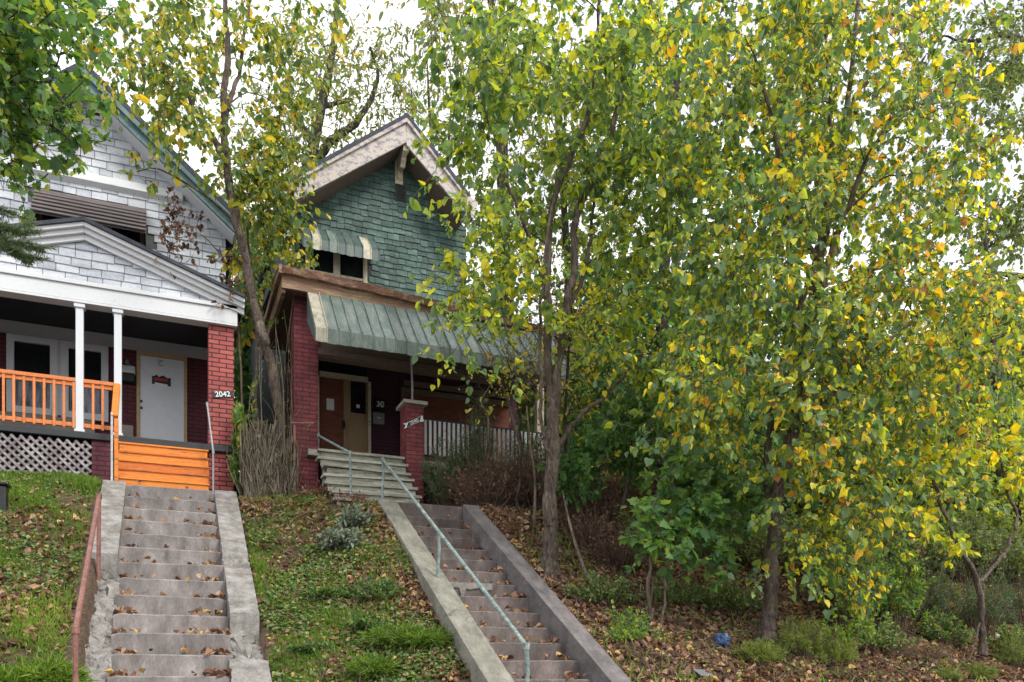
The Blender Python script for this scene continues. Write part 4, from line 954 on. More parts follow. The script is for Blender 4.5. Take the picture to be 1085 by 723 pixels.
# --- small forked tree far right
tree('forked_sapling', 'small thin tree forking low into two crooked limbs near the right edge', 'tree',
     [[(1041, 695, 8.46, .05), (1040, 655, 8.46, .045), (1037, 617, 8.46, .042), (1015, 578, 8.4, .03), (996, 530, 8.4, .024), (986, 480, 8.3, .016), (970, 430, 8.3, .01)],
      [(1037, 617, 8.46, .03), (1060, 592, 8.5, .026), (1077, 555, 8.6, .022), (1066, 515, 8.6, .018), (1057, 450, 8.5, .012), (1062, 390, 8.5, .008)],
      [(1038, 660, 8.46, .014), (1030, 690, 8.3, .012), (1027, 700, 8.2, .010)]],
     [(985, 480, 45, 40, 12, 8.4, .4), (1060, 470, 35, 50, 12, 8.5, .4), (1000, 560, 35, 25, 4, 8.4, .3)],
     leaf='leaf_yel', shape='oval', lsize=.10, twigs=6, tlen=.3, per=8, droop=.7, seed=44, hue=lambda p, r: .25+r*.6)
# --- maple saplings under the tall trees
tree('maple_sapling', 'young maple with fresh green lobed leaves and thin pale stems near the blue plastic', 'tree',
     [[(690, 690, 9.0, .03), (688, 640, 9.0, .026), (692, 580, 9.0, .022), (705, 540, 9.0, .016), (720, 500, 9.0, .01)], [(697, 700, 8.9, .02), (703, 640, 8.9, .018), (708, 590, 8.9, .012), (722, 540, 8.9, .008)],
      [(684, 650, 9.1, .012), (700, 600, 9.1, .01), (715, 555, 9.1, .006)]],
     [(735, 530, 50, 30, 20, 8.9, .4), (700, 575, 30, 22, 10, 8.8, .3), (750, 580, 35, 28, 10, 8.8, .3), (780, 540, 40, 30, 12, 9, .3)],
     leaf='leaf_green', shape='star', lsize=.095, twigs=6, tlen=.28, per=8, droop=.4, seed=55, bark='bark_tan', hue=lambda p, r: r*.85)
tree('maple_sapling', 'dark green bushy young tree between the maple and the tall multi-stemmed tree', 'tree',
     [[(655, 580, 11.4, .035), (660, 530, 11.4, .03), (668, 480, 11.4, .02), (672, 430, 11.4, .012)]],
     [(665, 470, 50, 40, 26, 11.3, .6), (620, 500, 30, 20, 9, 11.2, .4), (740, 480, 50, 30, 20, 11.0, .6), (700, 430, 50, 30, 16, 11.2, .6)],
     leaf='leaf_green', shape='oval', lsize=.10, twigs=7, tlen=.32, per=9, droop=.5, seed=56, hue=lambda p, r: r*.6)
# --- overhanging maple at the upper left
tree('overhanging_maple', 'maple with lobed green leaves overhanging from the upper left before the white gable', 'tree',
     [[(-230, 960, 7.3, .16), (-225, 700, 7.3, .14), (-215, 400, 7.3, .12), (-200, 100, 7.3, .10), (-190, -120, 7.3, .06)], [(-205, 180, 7.3, .05), (-100, 90, 7.4, .035), (-20, 60, 7.5, .022), (60, 70, 7.6, .01)],
      [(-208, 260, 7.3, .04), (-110, 190, 7.3, .03), (-30, 120, 7.4, .02), (40, 125, 7.5, .012), (75, 150, 7.5, .006)]],
     [(20, 30, 50, 40, 20, 7.5, .6), (62, 20, 30, 24, 8, 7.6, .4), (28, 95, 50, 30, 16, 7.5, .5), (62, 125, 26, 20, 6, 7.5, .3), (6, 158, 14, 16, 4, 7.4, .2), (-60, 60, 60, 80, 14, 7.3, .8), (35, 160, 20, 10, 3, 7.5, .2)],
     leaf='leaf_green', shape='star', lsize=.066, twigs=6, tlen=.32, per=9, droop=.5, seed=66, hue=lambda p, r: r**1.1, bark='bark_dark')
tree('dead_vine', 'dead vine with curled brown leaves before the right side of the white gable', 'vine',
     [[(259, 530, 13.9, .02), (256, 430, 13.9, .018), (252, 340, 13.9, .014), (240, 280, 13.9, .010), (215, 250, 13.9, .007)]],
     [(200, 235, 28, 14, 6, 13.9, .2), (195, 265, 14, 20, 3, 13.9, .2), (185, 222, 12, 8, 2, 13.9, .1), (228, 300, 16, 30, 5, 13.8, .2)], leaf='leaf_dead', lsize=.065, twigs=5, tlen=.22, per=6, seed=57, bark='twig', hue=lambda p, r: r*.6, rmax=.008)
# --- spruce twigs at the left edge
def spruce():
    g = np.random.default_rng(9); b = P(-170, 905, 6.6); root = empty('spruce', b, 'spruce twigs with dark needles poking in at the left edge, below the porch roof', 'tree')
    mb = MB(); t = spline([[*P(-170, 905, 6.6), .1], [*P(-168, 500, 6.6), .08], [*P(-165, 100, 6.6), .05]], 4); mb.tube(t[:, :3], t[:, 3], 9)
    tp, td = [], []
    for (ax, ay, bx, by) in ((-165, 235, 0, 262), (-165, 225, 46, 266), (-165, 190, 14, 226), (-165, 330, -20, 350), (-165, 120, -40, 150), (-30, 250, 30, 278), (-60, 235, 22, 248)):
        a, c = P(ax, ay, 6.6), P(bx, by, 6.7); m = (a+c)/2+[0, 0, .05]
        mb.tube(spline([a, m, c], 4), np.linspace(.014, .003, 9), 5)
        for _ in range(900):
            s = g.uniform(.35, 1.0); p = a*(1-s)**2+2*m*s*(1-s)+c*s*s; tp.append(p+g.normal(0, .006, 3)); td.append(unit(c-a))
        for k in range(9):
            s = g.uniform(.5, .98); p = a*(1-s)**2+2*m*s*(1-s)+c*s*s; d = unit(unit(c-a)+g.normal(0, .45, 3)); e = p+d*g.uniform(.08, .2)
            mb.tube([p, e], [.004, .002], 3)
            for _ in range(90): tp.append(p+(e-p)*g.uniform(0, 1)); td.append(d)
    mb.build('trunk', M['bark_dark'], root)
    tp, td = np.array(tp), np.array(td); n = len(tp)
    leaves('needles', tp, td*.7+g.normal(0, .6, (n, 3)), g.normal(0, 1, (n, 3)), g.uniform(.03, .05, n), g.uniform(.2, .9, n), M['needle'], root, 'blade')
spruce()
# --- trees behind
def bgtree(label, trunks, regions, **k):
    a = dict(leaf='leaf_olive', shape='oval', lsize=.17, twigs=7, tlen=.8, per=9, droop=.7, bark='bark_dark', rmax=.07, group='trees behind the houses and on the hill', trunk_sides=7); a.update(k)
    return tree('background_tree', label, 'tree', trunks, regions, **a)
bgtree('sparse crooked-limbed tree behind the two houses, showing between white gable and green gable',
       [[(335, 420, 22, .22), (335, 280, 22, .20), (325, 195, 22, .17), (335, 140, 22, .14), (352, 60, 22, .09), (360, -30, 22, .05)], [(325, 195, 22, .13), (350, 172, 22, .12), (385, 158, 22, .09), (420, 138, 22, .05)],
        [(325, 185, 22, .12), (352, 148, 22, .11), (378, 130, 22, .09), (400, 85, 22, .05), (392, 50, 22, .03)], [(330, 150, 22, .10), (312, 115, 22, .09), (345, 112, 22, .07), (372, 106, 22, .05)]],
       [(300, 90, 60, 70, 26, 22, 1.5), (350, 60, 60, 45, 16, 22, 1.5), (400, 95, 40, 40, 14, 22, 1.), (385, 150, 40, 24, 12, 22, .8), (300, 170, 35, 45, 26, 21.5, 1), (270, 240, 40, 40, 16, 21, 1)], seed=71, lsize=.15, hue=lambda p, r: r*.95, shape='long', per=8)
bgtree('nearly bare upright twiggy tree behind the right slope of the green gable',
       [[(462, 330, 23, .10), (460, 200, 23, .08), (456, 130, 23, .05), (452, 60, 23, .02)], [(468, 300, 23, .07), (474, 180, 23, .05), (478, 110, 23, .02)], [(458, 260, 23, .06), (440, 150, 23, .04), (436, 95, 23, .02)], [(470, 260, 23, .05), (487, 190, 23, .04), (490, 140, 23, .015)]],
       [(455, 110, 40, 50, 22, 23, 1), (480, 150, 30, 40, 12, 23, 1), (425, 95, 24, 24, 8, 23, .8)], seed=72, lsize=.13, per=4, twigs=5, tlen=.9, rmax=.03, wig=.1, shape='long')
bgtree('tall tree whose thin drooping twigs hang against the white sky right of the green gable',
       [[(540, 430, 18, .18), (535, 250, 18, .15), (530, 100, 18, .12), (520, 0, 18, .08), (500, -60, 18, .05)]],
       [(455, 15, 30, 30, 12, 18, .8), (495, 40, 40, 60, 20, 18, 1), (560, 60, 50, 80, 22, 18, 1), (560, 190, 50, 60, 12, 18, 1), (620, 130, 40, 80, 12, 18, 1)], seed=73, lsize=.14, hue=lambda p, r: .25+r*.7, droop=1.3, shape='long', per=8)
bgtree('mid green leafy tree on the hill behind the end of the porch awning',
       [[(705, 520, 15, .16), (700, 400, 15, .14), (706, 250, 15, .11), (715, 100, 15, .08), (720, -20, 15, .04)], [(720, 520, 15.2, .09), (722, 400, 15.2, .08), (740, 250, 15.2, .05), (750, 120, 15.2, .03)]],
       [(690, 90, 60, 90, 26, 15, 1.2), (750, 200, 60, 90, 30, 15, 1.2), (680, 310, 60, 50, 18, 15, 1), (740, 370, 70, 60, 30, 14.6, 1), (640, 400, 30, 40, 8, 14.5, .6)], seed=74, leaf='leaf_green', lsize=.16, hue=lambda p, r: r*.7)
bgtree('yellow green leafy tree far behind the big yellowing tree, centre of the right half',
       [[(850, 520, 15.5, .17), (846, 350, 15.5, .14), (835, 200, 15.5, .11), (830, 60, 15.5, .08), (826, -30, 15.5, .04)]],
       [(830, 60, 80, 80, 30, 15.5, 1.2), (860, 200, 80, 80, 30, 15.5, 1.2), (800, 330, 60, 60, 20, 15.2, 1), (880, 350, 70, 60, 24, 15, 1)], seed=75, leaf='leaf_mid', lsize=.16, hue=lambda p, r: r*.7)
bgtree('fine-leaved green tree with heavy grey limb reaching across the top right corner',
       [[(1130, 640, 16, .24), (1120, 450, 16, .2), (1105, 250, 16, .17), (1100, 100, 16, .13), (1090, -20, 16, .08)], [(1103, 70, 16, .07), (1082, 42, 15.9, .06), (1060, 38, 15.8, .055), (1030, 44, 15.6, .04), (998, 38, 15.5, .02)], [(1060, 38, 15.8, .04), (1048, 18, 15.8, .03), (1040, -10, 15.8, .02)], [(1107, 300, 16, .09), (1060, 290, 15.6, .06), (1020, 300, 15.4, .04), (985, 310, 15.3, .02)],
        [(1105, 230, 16, .08), (1060, 255, 15.8, .05), (1030, 275, 15.6, .025)]],
       [(1055, 20, 40, 16, 10, 15.6, .9), (990, 45, 30, 35, 10, 15.4, .8), (1030, 200, 50, 30, 10, 15.5, .8), (1050, 75, 50, 28, 26, 15.6, .9), (1060, 130, 40, 25, 12, 15.6, .9), (1000, 110, 30, 40, 12, 15.4, .9), (1060, 240, 36, 26, 20, 15.6, .8), (985, 230, 40, 50, 18, 15.4, .8), (1030, 330, 50, 30, 16, 15.2, .8), (1070, 390, 30, 30, 8, 15.2, .7)], seed=76, lsize=.11, tlen=.6, hue=lambda p, r: r*.6, per=11)
bgtree('dense yellow green thicket tree at the right edge behind the small forked tree',
       [[(1000, 640, 12.5, .09), (1003, 520, 12.5, .08), (1012, 430, 12.5, .05), (1020, 360, 12.5, .02)]],
       [(960, 450, 70, 50, 30, 12.5, .9), (1050, 470, 60, 50, 32, 12.3, .9), (1000, 540, 80, 50, 34, 12.2, .8), (1060, 570, 40, 40, 14, 12, .7)], seed=77, leaf='leaf_mid', lsize=.12, tlen=.5, hue=lambda p, r: .1+r*.6)
bgtree('dark green understorey tree on the hill behind the trunk of the yellowing tree',
       [[(790, 560, 12.6, .08), (788, 480, 12.6, .07), (780, 420, 12.6, .04)], [(830, 560, 12.4, .05), (840, 480, 12.4, .03)]],
       [(770, 440, 60, 50, 26, 12.5, .8), (850, 520, 70, 50, 30, 12.2, .8), (760, 520, 60, 30, 12, 12.2, .6), (920, 580, 50, 40, 18, 11.8, .6)], seed=78, leaf='leaf_green', lsize=.11, tlen=.5, hue=lambda p, r: r*.65)
bgtree('yellowing small tree beyond the corner of the green house, behind the multi-stemmed trunk',
       [[(640, 520, 16.5, .08), (636, 440, 16.5, .07), (630, 350, 16.5, .05), (640, 260, 16.5, .02)]],
       [(640, 480, 40, 30, 18, 16, .8), (632, 400, 36, 50, 18, 16.2, .8), (640, 300, 40, 50, 16, 16.5, .8), (560, 260, 30, 40, 0, 17, .8)], seed=79, leaf='leaf_mid', lsize=.13, tlen=.6, hue=lambda p, r: .3+r*.5)
shrub('thicket', 'dark bushes glimpsed at the far end of the gap between the two houses', 'bush', [(1.75, 22, gz_(1.75, 22), 1.0, .8, 3.2), (2.3, 23.5, gz_(2.3, 23.5), 1.2, .8, 4.2)], leaf='leaf_green', shape='oval', lsize=.14, stems=90, per=40, seed=120, hue=(0, .6))
bgtree('fine-leaved pale green tree seen through the forked limbs of the multi-stemmed tree',
       [[(610, 500, 19, .13), (605, 380, 19, .11), (600, 250, 19, .09), (590, 120, 19, .06), (585, 0, 19, .03)]],
       [(600, 110, 60, 60, 18, 19, 1), (640, 200, 50, 60, 20, 19, 1), (560, 220, 50, 50, 14, 19, 1), (620, 310, 50, 50, 18, 19, 1), (500, 180, 20, 40, 4, 19, .6)], seed=81, lsize=.12, per=11, hue=lambda p, r: r*.8)
bgtree('loose yellowing tree at the right edge behind the big yellowing tree',
       [[(1060, 600, 13.5, .1), (1056, 450, 13.5, .08), (1050, 320, 13.5, .06), (1040, 220, 13.5, .03)]],
       [(1050, 350, 50, 50, 22, 13.5, .8), (1060, 440, 50, 50, 26, 13.5, .8), (980, 400, 60, 60, 24, 13.5, .8), (1040, 540, 60, 40, 18, 13.2, .6)], seed=82, leaf='leaf_mid', lsize=.10, tlen=.5, per=11, hue=lambda p, r: .2+r*.65)
bgtree('dark leafy tree glimpsed in the narrow gap between the two houses',
       [[(262, 520, 24.5, .12), (260, 400, 24.5, .10), (264, 300, 24.5, .06), (262, 240, 24.5, .03)]],
       [(258, 400, 22, 50, 22, 24.5, .8), (262, 440, 26, 50, 22, 24.5, .8), (262, 340, 26, 60, 26, 24.5, .8), (262, 260, 26, 40, 16, 24.5, .8)], seed=80, leaf='leaf_green', lsize=.18, hue=lambda p, r: r*.6)
shrub('thicket', 'dark tall undergrowth on the hill far behind the small forked tree', 'bush', cen([(XY(890+45*i, 11.0), 11.0, .9, .5, 1.5+.3*(i % 2)) for i in range(5)]), leaf='leaf_olive', shape='oval', lsize=.07, stems=80, per=34, seed=121, hue=(0, .6))
bgtree('nearly leafless twiggy sapling tangled just behind the multi-stemmed trunk, before the porch end',
       [[(600, 560, 11.6, .03), (598, 470, 11.6, .026), (602, 380, 11.6, .02), (606, 300, 11.6, .012)], [(548, 545, 12.0, .02), (552, 470, 12.0, .018), (545, 410, 12.0, .012), (530, 360, 12.0, .006)]],
       [(600, 380, 50, 60, 40, 11.7, .7), (630, 320, 40, 60, 24, 11.7, .7), (550, 400, 40, 40, 24, 12, .5), (560, 300, 30, 40, 12, 11.8, .5)], seed=83, lsize=.07, per=2, twigs=6, tlen=.5, rmax=.012, wig=.16, leaf='leaf_mid', hue=lambda p, r: .4+.6*r)
# --- far wood on the hill (reads as one mass)
g = np.random.default_rng(90); n = 34000
th = g.uniform(R(20), R(58), n); rr_ = g.uniform(24, 34, n)
px_, py_ = rr_*np.sin(th), rr_*np.cos(th)
top = 5.2+2.2*(np.sin(th*23)+np.sin(th*41+1))*.5+g.normal(0, .4, n)
zz = ground(px_, py_, False)+g.uniform(0, 1, n)**.8*np.maximum(top, 1)
tag(leaves('far_wood', np.stack([px_, py_, zz], 1), g.normal(0, 1, (n, 3)), g.normal(0, .5, (n, 3))+[0, 0, 1], g.uniform(.25, .5, n), g.uniform(0, .8, n), M['leaf_olive'], None, 'oval'),
    'distant mass of mixed green foliage seen low through the trees on the right', 'woodland', kind='stuff')

# --- bushes and brush
shrub('juniper', 'dark green juniper bush against the white balusters of the green house porch', 'bush', cen([(XY(505, 13.2), 13.2, .8, .4, 1.55), (XY(475, 13.1), 13.1, .5, .35, 1.35), (XY(545, 13.1), 13.1, .8, .4, 1.4), (XY(580, 13.0), 13.0, .6, .4, 1.4), (XY(505, 13.2), 13.2, .35, .25, 2.4)]), leaf='needle', lsize=.09, stems=85, per=45, seed=101, hue=(.1, 1), upright=.35)
shrub('juniper', 'sparse spiky evergreen in front of the right end of the porch railing', 'bush', cen([(XY(592, 12.9), 12.9, .6, .4, 1.5), (XY(560, 13.2), 13.2, .35, .3, 2.1)]), leaf='needle', lsize=.11, stems=50, per=45, seed=102, hue=(.2, 1))
shrub('dead_brush', 'tangle of dead reddish brown brush below the juniper, beside the top of the darker stairs', 'brush', cen([(4.75+.5*i, 12.55+.15*(i % 2), .75, .5, 1.0+.22*(i % 3)) for i in range(7)]), leaf='leaf_dead', shape='oval', lsize=.05, stems=240, per=5, seed=103, hue=(0, .55), upright=.2, smax=.006, leafname='dry_leaves')
shrub('dead_brush', 'dark brown bramble tangle right of the tall multi-stemmed trunk', 'brush', cen([(XY(625, 10.9), 10.9, .6, .5, .85), (XY(655, 10.4), 10.4, .6, .5, .75), (XY(640, 11.6), 11.6, .7, .5, 1.0), (XY(608, 11.5), 11.5, .5, .4, .8)]), leaf='leaf_dead', shape='oval', lsize=.05, stems=190, per=4, seed=104, hue=(0, .4), upright=.25, leafname='dry_leaves')
shrub('thicket', 'straw-coloured feathery thicket behind the bramble, beyond the house corner', 'bush', cen([(XY(650, 13.4), 13.4, .8, .5, 1.35), (XY(625, 14), 14.0, .6, .5, 1.5)]), leaf='grass', shape='long', lsize=.07, stems=70, per=30, seed=105, hue=(.7, 1.))
shrub('thicket', 'dark shady thicket on the hillside behind the maple sapling', 'bush', cen([(XY(700, 10.8), 10.8, .8, .5, 1.1), (XY(760, 10.6), 10.6, .9, .5, 1.2), (XY(820, 10.4), 10.4, .9, .5, 1.2), (XY(880, 10.2), 10.2, .9, .5, 1.1)]), leaf='leaf_olive', shape='oval', lsize=.06, stems=80, per=26, seed=106, hue=(0, .6))
shrub('thicket', 'low dark evergreen thicket behind the small forked tree', 'bush', cen([(XY(935, 9.6), 9.6, .7, .4, 1.0), (XY(985, 9.5), 9.5, .7, .4, 1.1), (XY(1040, 9.4), 9.4, .8, .4, 1.15), (XY(1085, 9.6), 9.6, .8, .4, 1.4), (XY(890, 9.6), 9.6, .6, .4, .9)]), leaf='needle', shape='blade', lsize=.08, stems=80, per=50, seed=107, hue=(.1, .9))
shrub('juniper', 'yellow green feathery juniper at the foot of the yellowing tree', 'bush', cen([(XY(850, 8.4), 8.4, .5, .3, .62), (XY(885, 8.3), 8.3, .42, .25, .42), (XY(805, 8.25), 8.25, .36, .2, .34)]), leaf='needle_light', shape='blade', lsize=.055, stems=90, per=70, seed=108, hue=(.2, 1), upright=.6)
for (px_a, ya_, rx_, h_, sd_, lb_) in ((1075, 8.4, .3, .6, 109, 'feathery yellow green juniper at the right edge of the slope beside the white scrap'), (1035, 8.05, .3, .25, 129, 'low yellow green juniper right below the foot of the small forked tree'), (1000, 8.0, .22, .16, 139, 'very small yellow green juniper sprig left of the foot of the forked tree')):
    shrub('juniper', lb_, 'bush', cen([(XY(px_a, ya_), ya_, rx_, .22, h_)]), leaf='needle_light', shape='blade', lsize=.05, stems=70, per=60, seed=sd_, hue=(0, .8), upright=.6, group='small junipers at the foot of the right slope')
shrub('dead_brush', 'pinkish dry twig heap on the leaf-covered slope left of the forked tree', 'brush', cen([(XY(935, 8.5), 8.5, .6, .35, .3), (XY(975, 8.4), 8.4, .6, .3, .28)]), leaf='leaf_dead', lsize=.05, stems=120, per=5, seed=110, hue=(.2, .9), upright=.15, leafname='dry_leaves', smax=.005)
shrub('leafy_weed', 'arching weed with paired pale leaflets between the yellowing tree and the forked tree', 'weed', cen([(XY(900, 8.3), 8.3, .5, .2, 1.0), (XY(925, 8.6), 8.6, .5, .2, .85)]), leaf='leaf_green', shape='oval', lsize=.06, stems=12, per=26, seed=111, hue=(.4, 1), upright=.5)
shrub('privet', 'tall loose shrub with small shiny green leaves drooping right of the yellowing trunk', 'bush', cen([(XY(905, 8.9), 8.9, .8, .4, 1.7), (XY(950, 9.1), 9.1, .7, .4, 1.5)]), leaf='leaf_green', shape='oval', lsize=.06, stems=60, per=40, seed=122, hue=(.2, 1), upright=.5)
for (px_a, ya_, h_, sd_, lb_) in ((930, 8.5, .5, 123, 'tangled green and brown bramble between the big juniper and the forked tree'), (1000, 8.9, .55, 133, 'tangled green bramble close behind the foot of the forked tree'), (1075, 8.7, .7, 143, 'tangled green bramble at the right edge behind the white scrap')):
    shrub('bramble', lb_, 'bush', cen([(XY(px_a, ya_), ya_, .5, .3, h_)]), leaf='weed', shape='oval', lsize=.05, stems=90, per=22, seed=sd_, hue=(0, 1), upright=.5, group='brambles at the foot of the right slope')
for (px_a, ya_, sd_, lb_) in ((640, 9.4, 124, 'low brown and green scrub between the multi-stemmed trunk and the maple sapling'), (720, 9.5, 134, 'low brown and green scrub right behind the maple sapling stems'), (775, 9.4, 144, 'low brown and green scrub close left of the yellowing trunk')):
    shrub('bramble', lb_, 'bush', cen([(XY(px_a, ya_), ya_, .6, .35, .52)]), leaf='weed', shape='oval', lsize=.05, stems=90, per=16, seed=sd_, hue=(0, 1), upright=.4, group='low scrub on the right slope')
shrub('leafy_weed', 'small green weeds beside the leaf litter below the bramble, left of the maple stems', 'weed', cen([(XY(665, 8.7), 8.7, .32, .25, .45), (XY(657, 8.55), 8.55, .28, .22, .3), (XY(676, 8.55), 8.55, .28, .22, .28)]), leaf='leaf_green', shape='oval', lsize=.05, stems=26, per=18, seed=112, hue=(.3, 1))
shrub('climbing_shrub', 'fresh green leafy climber growing up between the red brick pillar and the slim tree', 'climber', cen([(XY(262, 13.6), 13.6, .26, .2, 2.0), (XY(275, 13.65), 13.65, .2, .2, 1.35)]), leaf='leaf_green', shape='oval', lsize=.11, stems=16, per=30, seed=113, hue=(.2, 1), upright=.3, bark='vine', smax=.012)
shrub('dry_vine', 'bare grey vine stems with few yellow leaves climbing the crimson brick pillar', 'vine', cen([(1.75, 13.5, .35, .1, 3.7), (1.5, 13.6, .3, .2, 3.2)]), leaf='leaf_mid', lsize=.07, stems=16, per=4, seed=114, hue=(.7, .95), upright=.1, bark='vine', smax=.010)
shrub('dry_weeds', 'dry brown weeds at the foot of the crimson brick pillar', 'weed', cen([(2.2, 13.0, .55, .3, .35), (2.05, 13.5, .2, .15, .3), (2.5, 12.4, .5, .25, .22)]), leaf='leaf_dead', shape='long', lsize=.06, stems=50, per=10, seed=115, hue=(.2, .8))
shrub('grey_weed', 'woolly grey-green weed clump in the middle of the bank between the staircases', 'weed', cen([(XY(362, 11.1), 11.1, .30, .25, .42), (XY(378, 11.5), 11.5, .25, .2, .36)]), leaf='grey_leaf', shape='long', lsize=.10, stems=46, per=22, seed=116, droop=.3)
for (px_a, ya_, r_, h_, sd_, lb_) in ((400, 9.8, .36, .32, 117, 'low dark green weed clump on the bank beside the darker stairs, below the woolly weed'), (388, 9.35, .3, .24, 127, 'dark green weed clump just above the long grass tuft on the middle bank'), (350, 10.2, .3, .15, 137, 'flat dark green weed patch straight below the woolly weed'), (330, 9.4, .25, .12, 147, 'smallest dark green weed patch, left on the lower middle bank')):
    shrub('wild_shrub', lb_, 'weed', cen([(XY(px_a, ya_), ya_, r_, .28, h_)]), leaf='weed', shape='oval', lsize=.045, stems=50, per=28, seed=sd_, hue=(.0, .7), group='weed clumps on the middle bank')
shrub('grass_tuft', 'bright green long grass tuft at the bottom of the bank between the staircases', 'grass tuft', cen([(XY(425, 8.9), 8.9, .42, .3, .24), (XY(455, 8.7), 8.7, .35, .25, .2), (XY(400, 8.6), 8.6, .3, .25, .17)]), leaf='grass', shape='blade', lsize=.11, stems=80, per=24, seed=118, hue=(0, .6), upright=.6)
shrub('grass_tuft', 'bright green long grass tuft in the bottom left corner, left of the brown handrail', 'grass tuft', cen([(XY(52, 8.75), 8.75, .3, .25, .24), (XY(20, 8.7), 8.7, .25, .2, .16)]), leaf='grass', shape='blade', lsize=.12, stems=90, per=30, seed=119, hue=(.1, .85), upright=.8)
# --- old gate choked with dead vines between the houses
def gate():
    g = np.random.default_rng(12); x0, x1, Y = 1.12, 1.84, 13.45; z0 = gz(1.5, 13.4)-.1
    root = empty('vine_covered_gate', (1.48, Y, z0), 'narrow old gate completely covered by dead grey vine stems, between the two brick pillars', 'gate')
    MB().box(x0+.02, x1-.02, Y+.06, Y+.085, z0, 5.15).build('boards', M['vine'], root)
    mb = MB()
    for k in range(330):
        x = g.uniform(x0, x1); zt = 5.05+.15*math.sin((x-x0)*7)+g.uniform(-.12, .34); zb = z0 if g.uniform() < .75 else g.uniform(z0, 5)
        y = Y+g.uniform(-.07, .05); lean = g.normal(0, .15)
        pts = [(float(np.clip(x+lean*t+g.normal(0, .028), x0-.08, x1+.06)), y+g.normal(0, .02), zb+(zt-zb)*t) for t in np.linspace(0, 1, 6)]
        mb.tube(pts, g.uniform(.004, .013), 4, a=g.uniform(0, 1), cap=False)
    mb.build('dead_vines', M['vine'], root)
    MB().tube([(1.86, Y-.03, z0), (1.86, Y-.03, 5.52)], .022, 8).build('post', M['pipe_rust'], root)
    MB().tube([(1.80, Y-.04, 5.50), (2.15, Y-.1, 5.52)], .018, 8).build('hinge_bar', M['pipe_rust'], root)
gate()
# --- old fence rails on the hill
def fence():
    root = empty('old_fence', (9.2, 12.6, gz(9.2, 12.6)), 'rusty old rail fence glimpsed on the hill behind the maple sapling', 'fence')
    for px in (683, 712, 770, 826):
        x = XY(px, 12.2); z = gz(x, 12.2); MB().box(x-.05, x+.05, 12.15, 12.25, z-.2, z+1.15).build('post', M['board_red'], root)
    a, b = XY(683, 12.2), XY(835, 12.2)
    for dz in (.55, 1.05): MB().tube([(a, 12.12, gz(a, 12.2)+dz), ((a+b)/2, 12.12, gz((a+b)/2, 12.2)+dz-.03), (b, 12.12, gz(b, 12.2)+dz)], .035, 7).build('rail', M['bark_dark'], root)
fence()
# --- dead stick leaning by the trunk, and a curled vine
def stick(name, label, pts, r):
    p = spline(np.array(pts), 4); mb = MB(); mb.tube(p, np.linspace(r, r*.35, len(p)), 6, a=.9); o = mb.build(name, M['bark_tan'], None, smooth=True)
    b = p[0]; o.data.transform(__import__('mathutils').Matrix.Translation(-Vector([float(v) for v in b]))); o.location = [float(v) for v in b]; tag(o, label, 'dead branch')
stick('dead_branch', 'pale crooked dead stem standing in the brush left of the multi-stemmed trunk', [P(518, 470, 12.2), P(517, 440, 12.1), P(510, 425, 12.1), P(526, 400, 12.1)], .02)
stick('dead_branch', 'tall thin pale sapling stem close left of the multi-stemmed trunk', [P(566, 560, 11.3), P(567, 510, 11.3), P(562, 470, 11.3), P(558, 430, 11.3)], .026)
stick('dead_branch', 'long bare grey branch slanting in front of the porch end', [P(556, 500, 12.3), P(540, 430, 12.2), P(520, 385, 12.1), P(488, 335, 12.0)], .025)
stick('dead_branch', 'dark fallen branch leaning down the slope right of the multi-stemmed trunk', [P(640, 650, 9.6), P(618, 600, 10.0), P(605, 560, 10.4), P(596, 520, 10.8)], .035)
# ================================================================== ground cover
def inframe(x, y, z, m=20):
    zc = x*ST+y*CT; xc = x*CT-y*ST; px = PCX+F*xc/zc; py = HY-F*(z-EY)/zc
    return (zc > 1) & (px > -m) & (px < 1085+m) & (py < 723+m*1.5)
def scatter(n, x0, x1, y0, y1, dens, seed):
    g = np.random.default_rng(seed); x = g.uniform(x0, x1, n); y = g.uniform(y0, y1, n); z = ground(x, y, False)
    k = inframe(x, y, z) & (g.uniform(0, 1, n) < dens(x, y))
    k &= ~((x > -.93) & (x < 1.02) & (y < 13.6)) & ~((x > 2.84) & (x < 4.47) & (y < 12.5)) & ~((x > 2.2) & (x < 3.7) & (y > 12.2) & (y < 14)) & ~((y > 13.75) & (x < 7))
    x, y = x[k], y[k]; return x, y, ground(x, y, True), g
patch = lambda x, y, s, ph: np.clip(.5+.9*wob(x, y, s, ph), 0, 1)
def litter(name, label, n, x0, x1, y0, y1, dens, seed, size=.065, hue=(0, 1)):
    x, y, z, g = scatter(n, x0, x1, y0, y1, dens, seed); m = len(x)
    z = z+g.uniform(.0, .04, m)
    a = g.normal(0, 1, (m, 3))*[1, 1, .35]+[0, -.2, -.15]; nr = g.normal(0, .5, (m, 3))+[0, -.6, 1]
    o = leaves(name, np.stack([x, y, z], 1), a, nr, size*g.uniform(.5, 1.5, m), np.clip(hue[0]+(hue[1]-hue[0])*g.uniform(0, 1, m), 0, 1), M['leaf_dead'], None, 'heart', fold=.6)
    tag(o, label, 'fallen leaves', kind='stuff')
def grassy(name, label, n, x0, x1, y0, y1, dens, seed, size=.1, hue=(0, .9)):
    x, y, z, g = scatter(n, x0, x1, y0, y1, dens, seed); m = len(x)
    a = g.normal(0, .45, (m, 3))+[0, -.15, .8]; nr = g.normal(0, 1, (m, 3))+[0, -1, .2]
    h = patch(x, y, 2.3, 4)*.5+g.uniform(0, .5, m)
    o = leaves(name, np.stack([x, y, z-.01], 1), a, nr, size*g.uniform(.4, 1.4, m)*(.6+.8*patch(x, y, 1.9, 2)), hue[0]+(hue[1]-hue[0])*h, M['grass'], None, 'blade')
    tag(o, label, 'grass', kind='stuff')
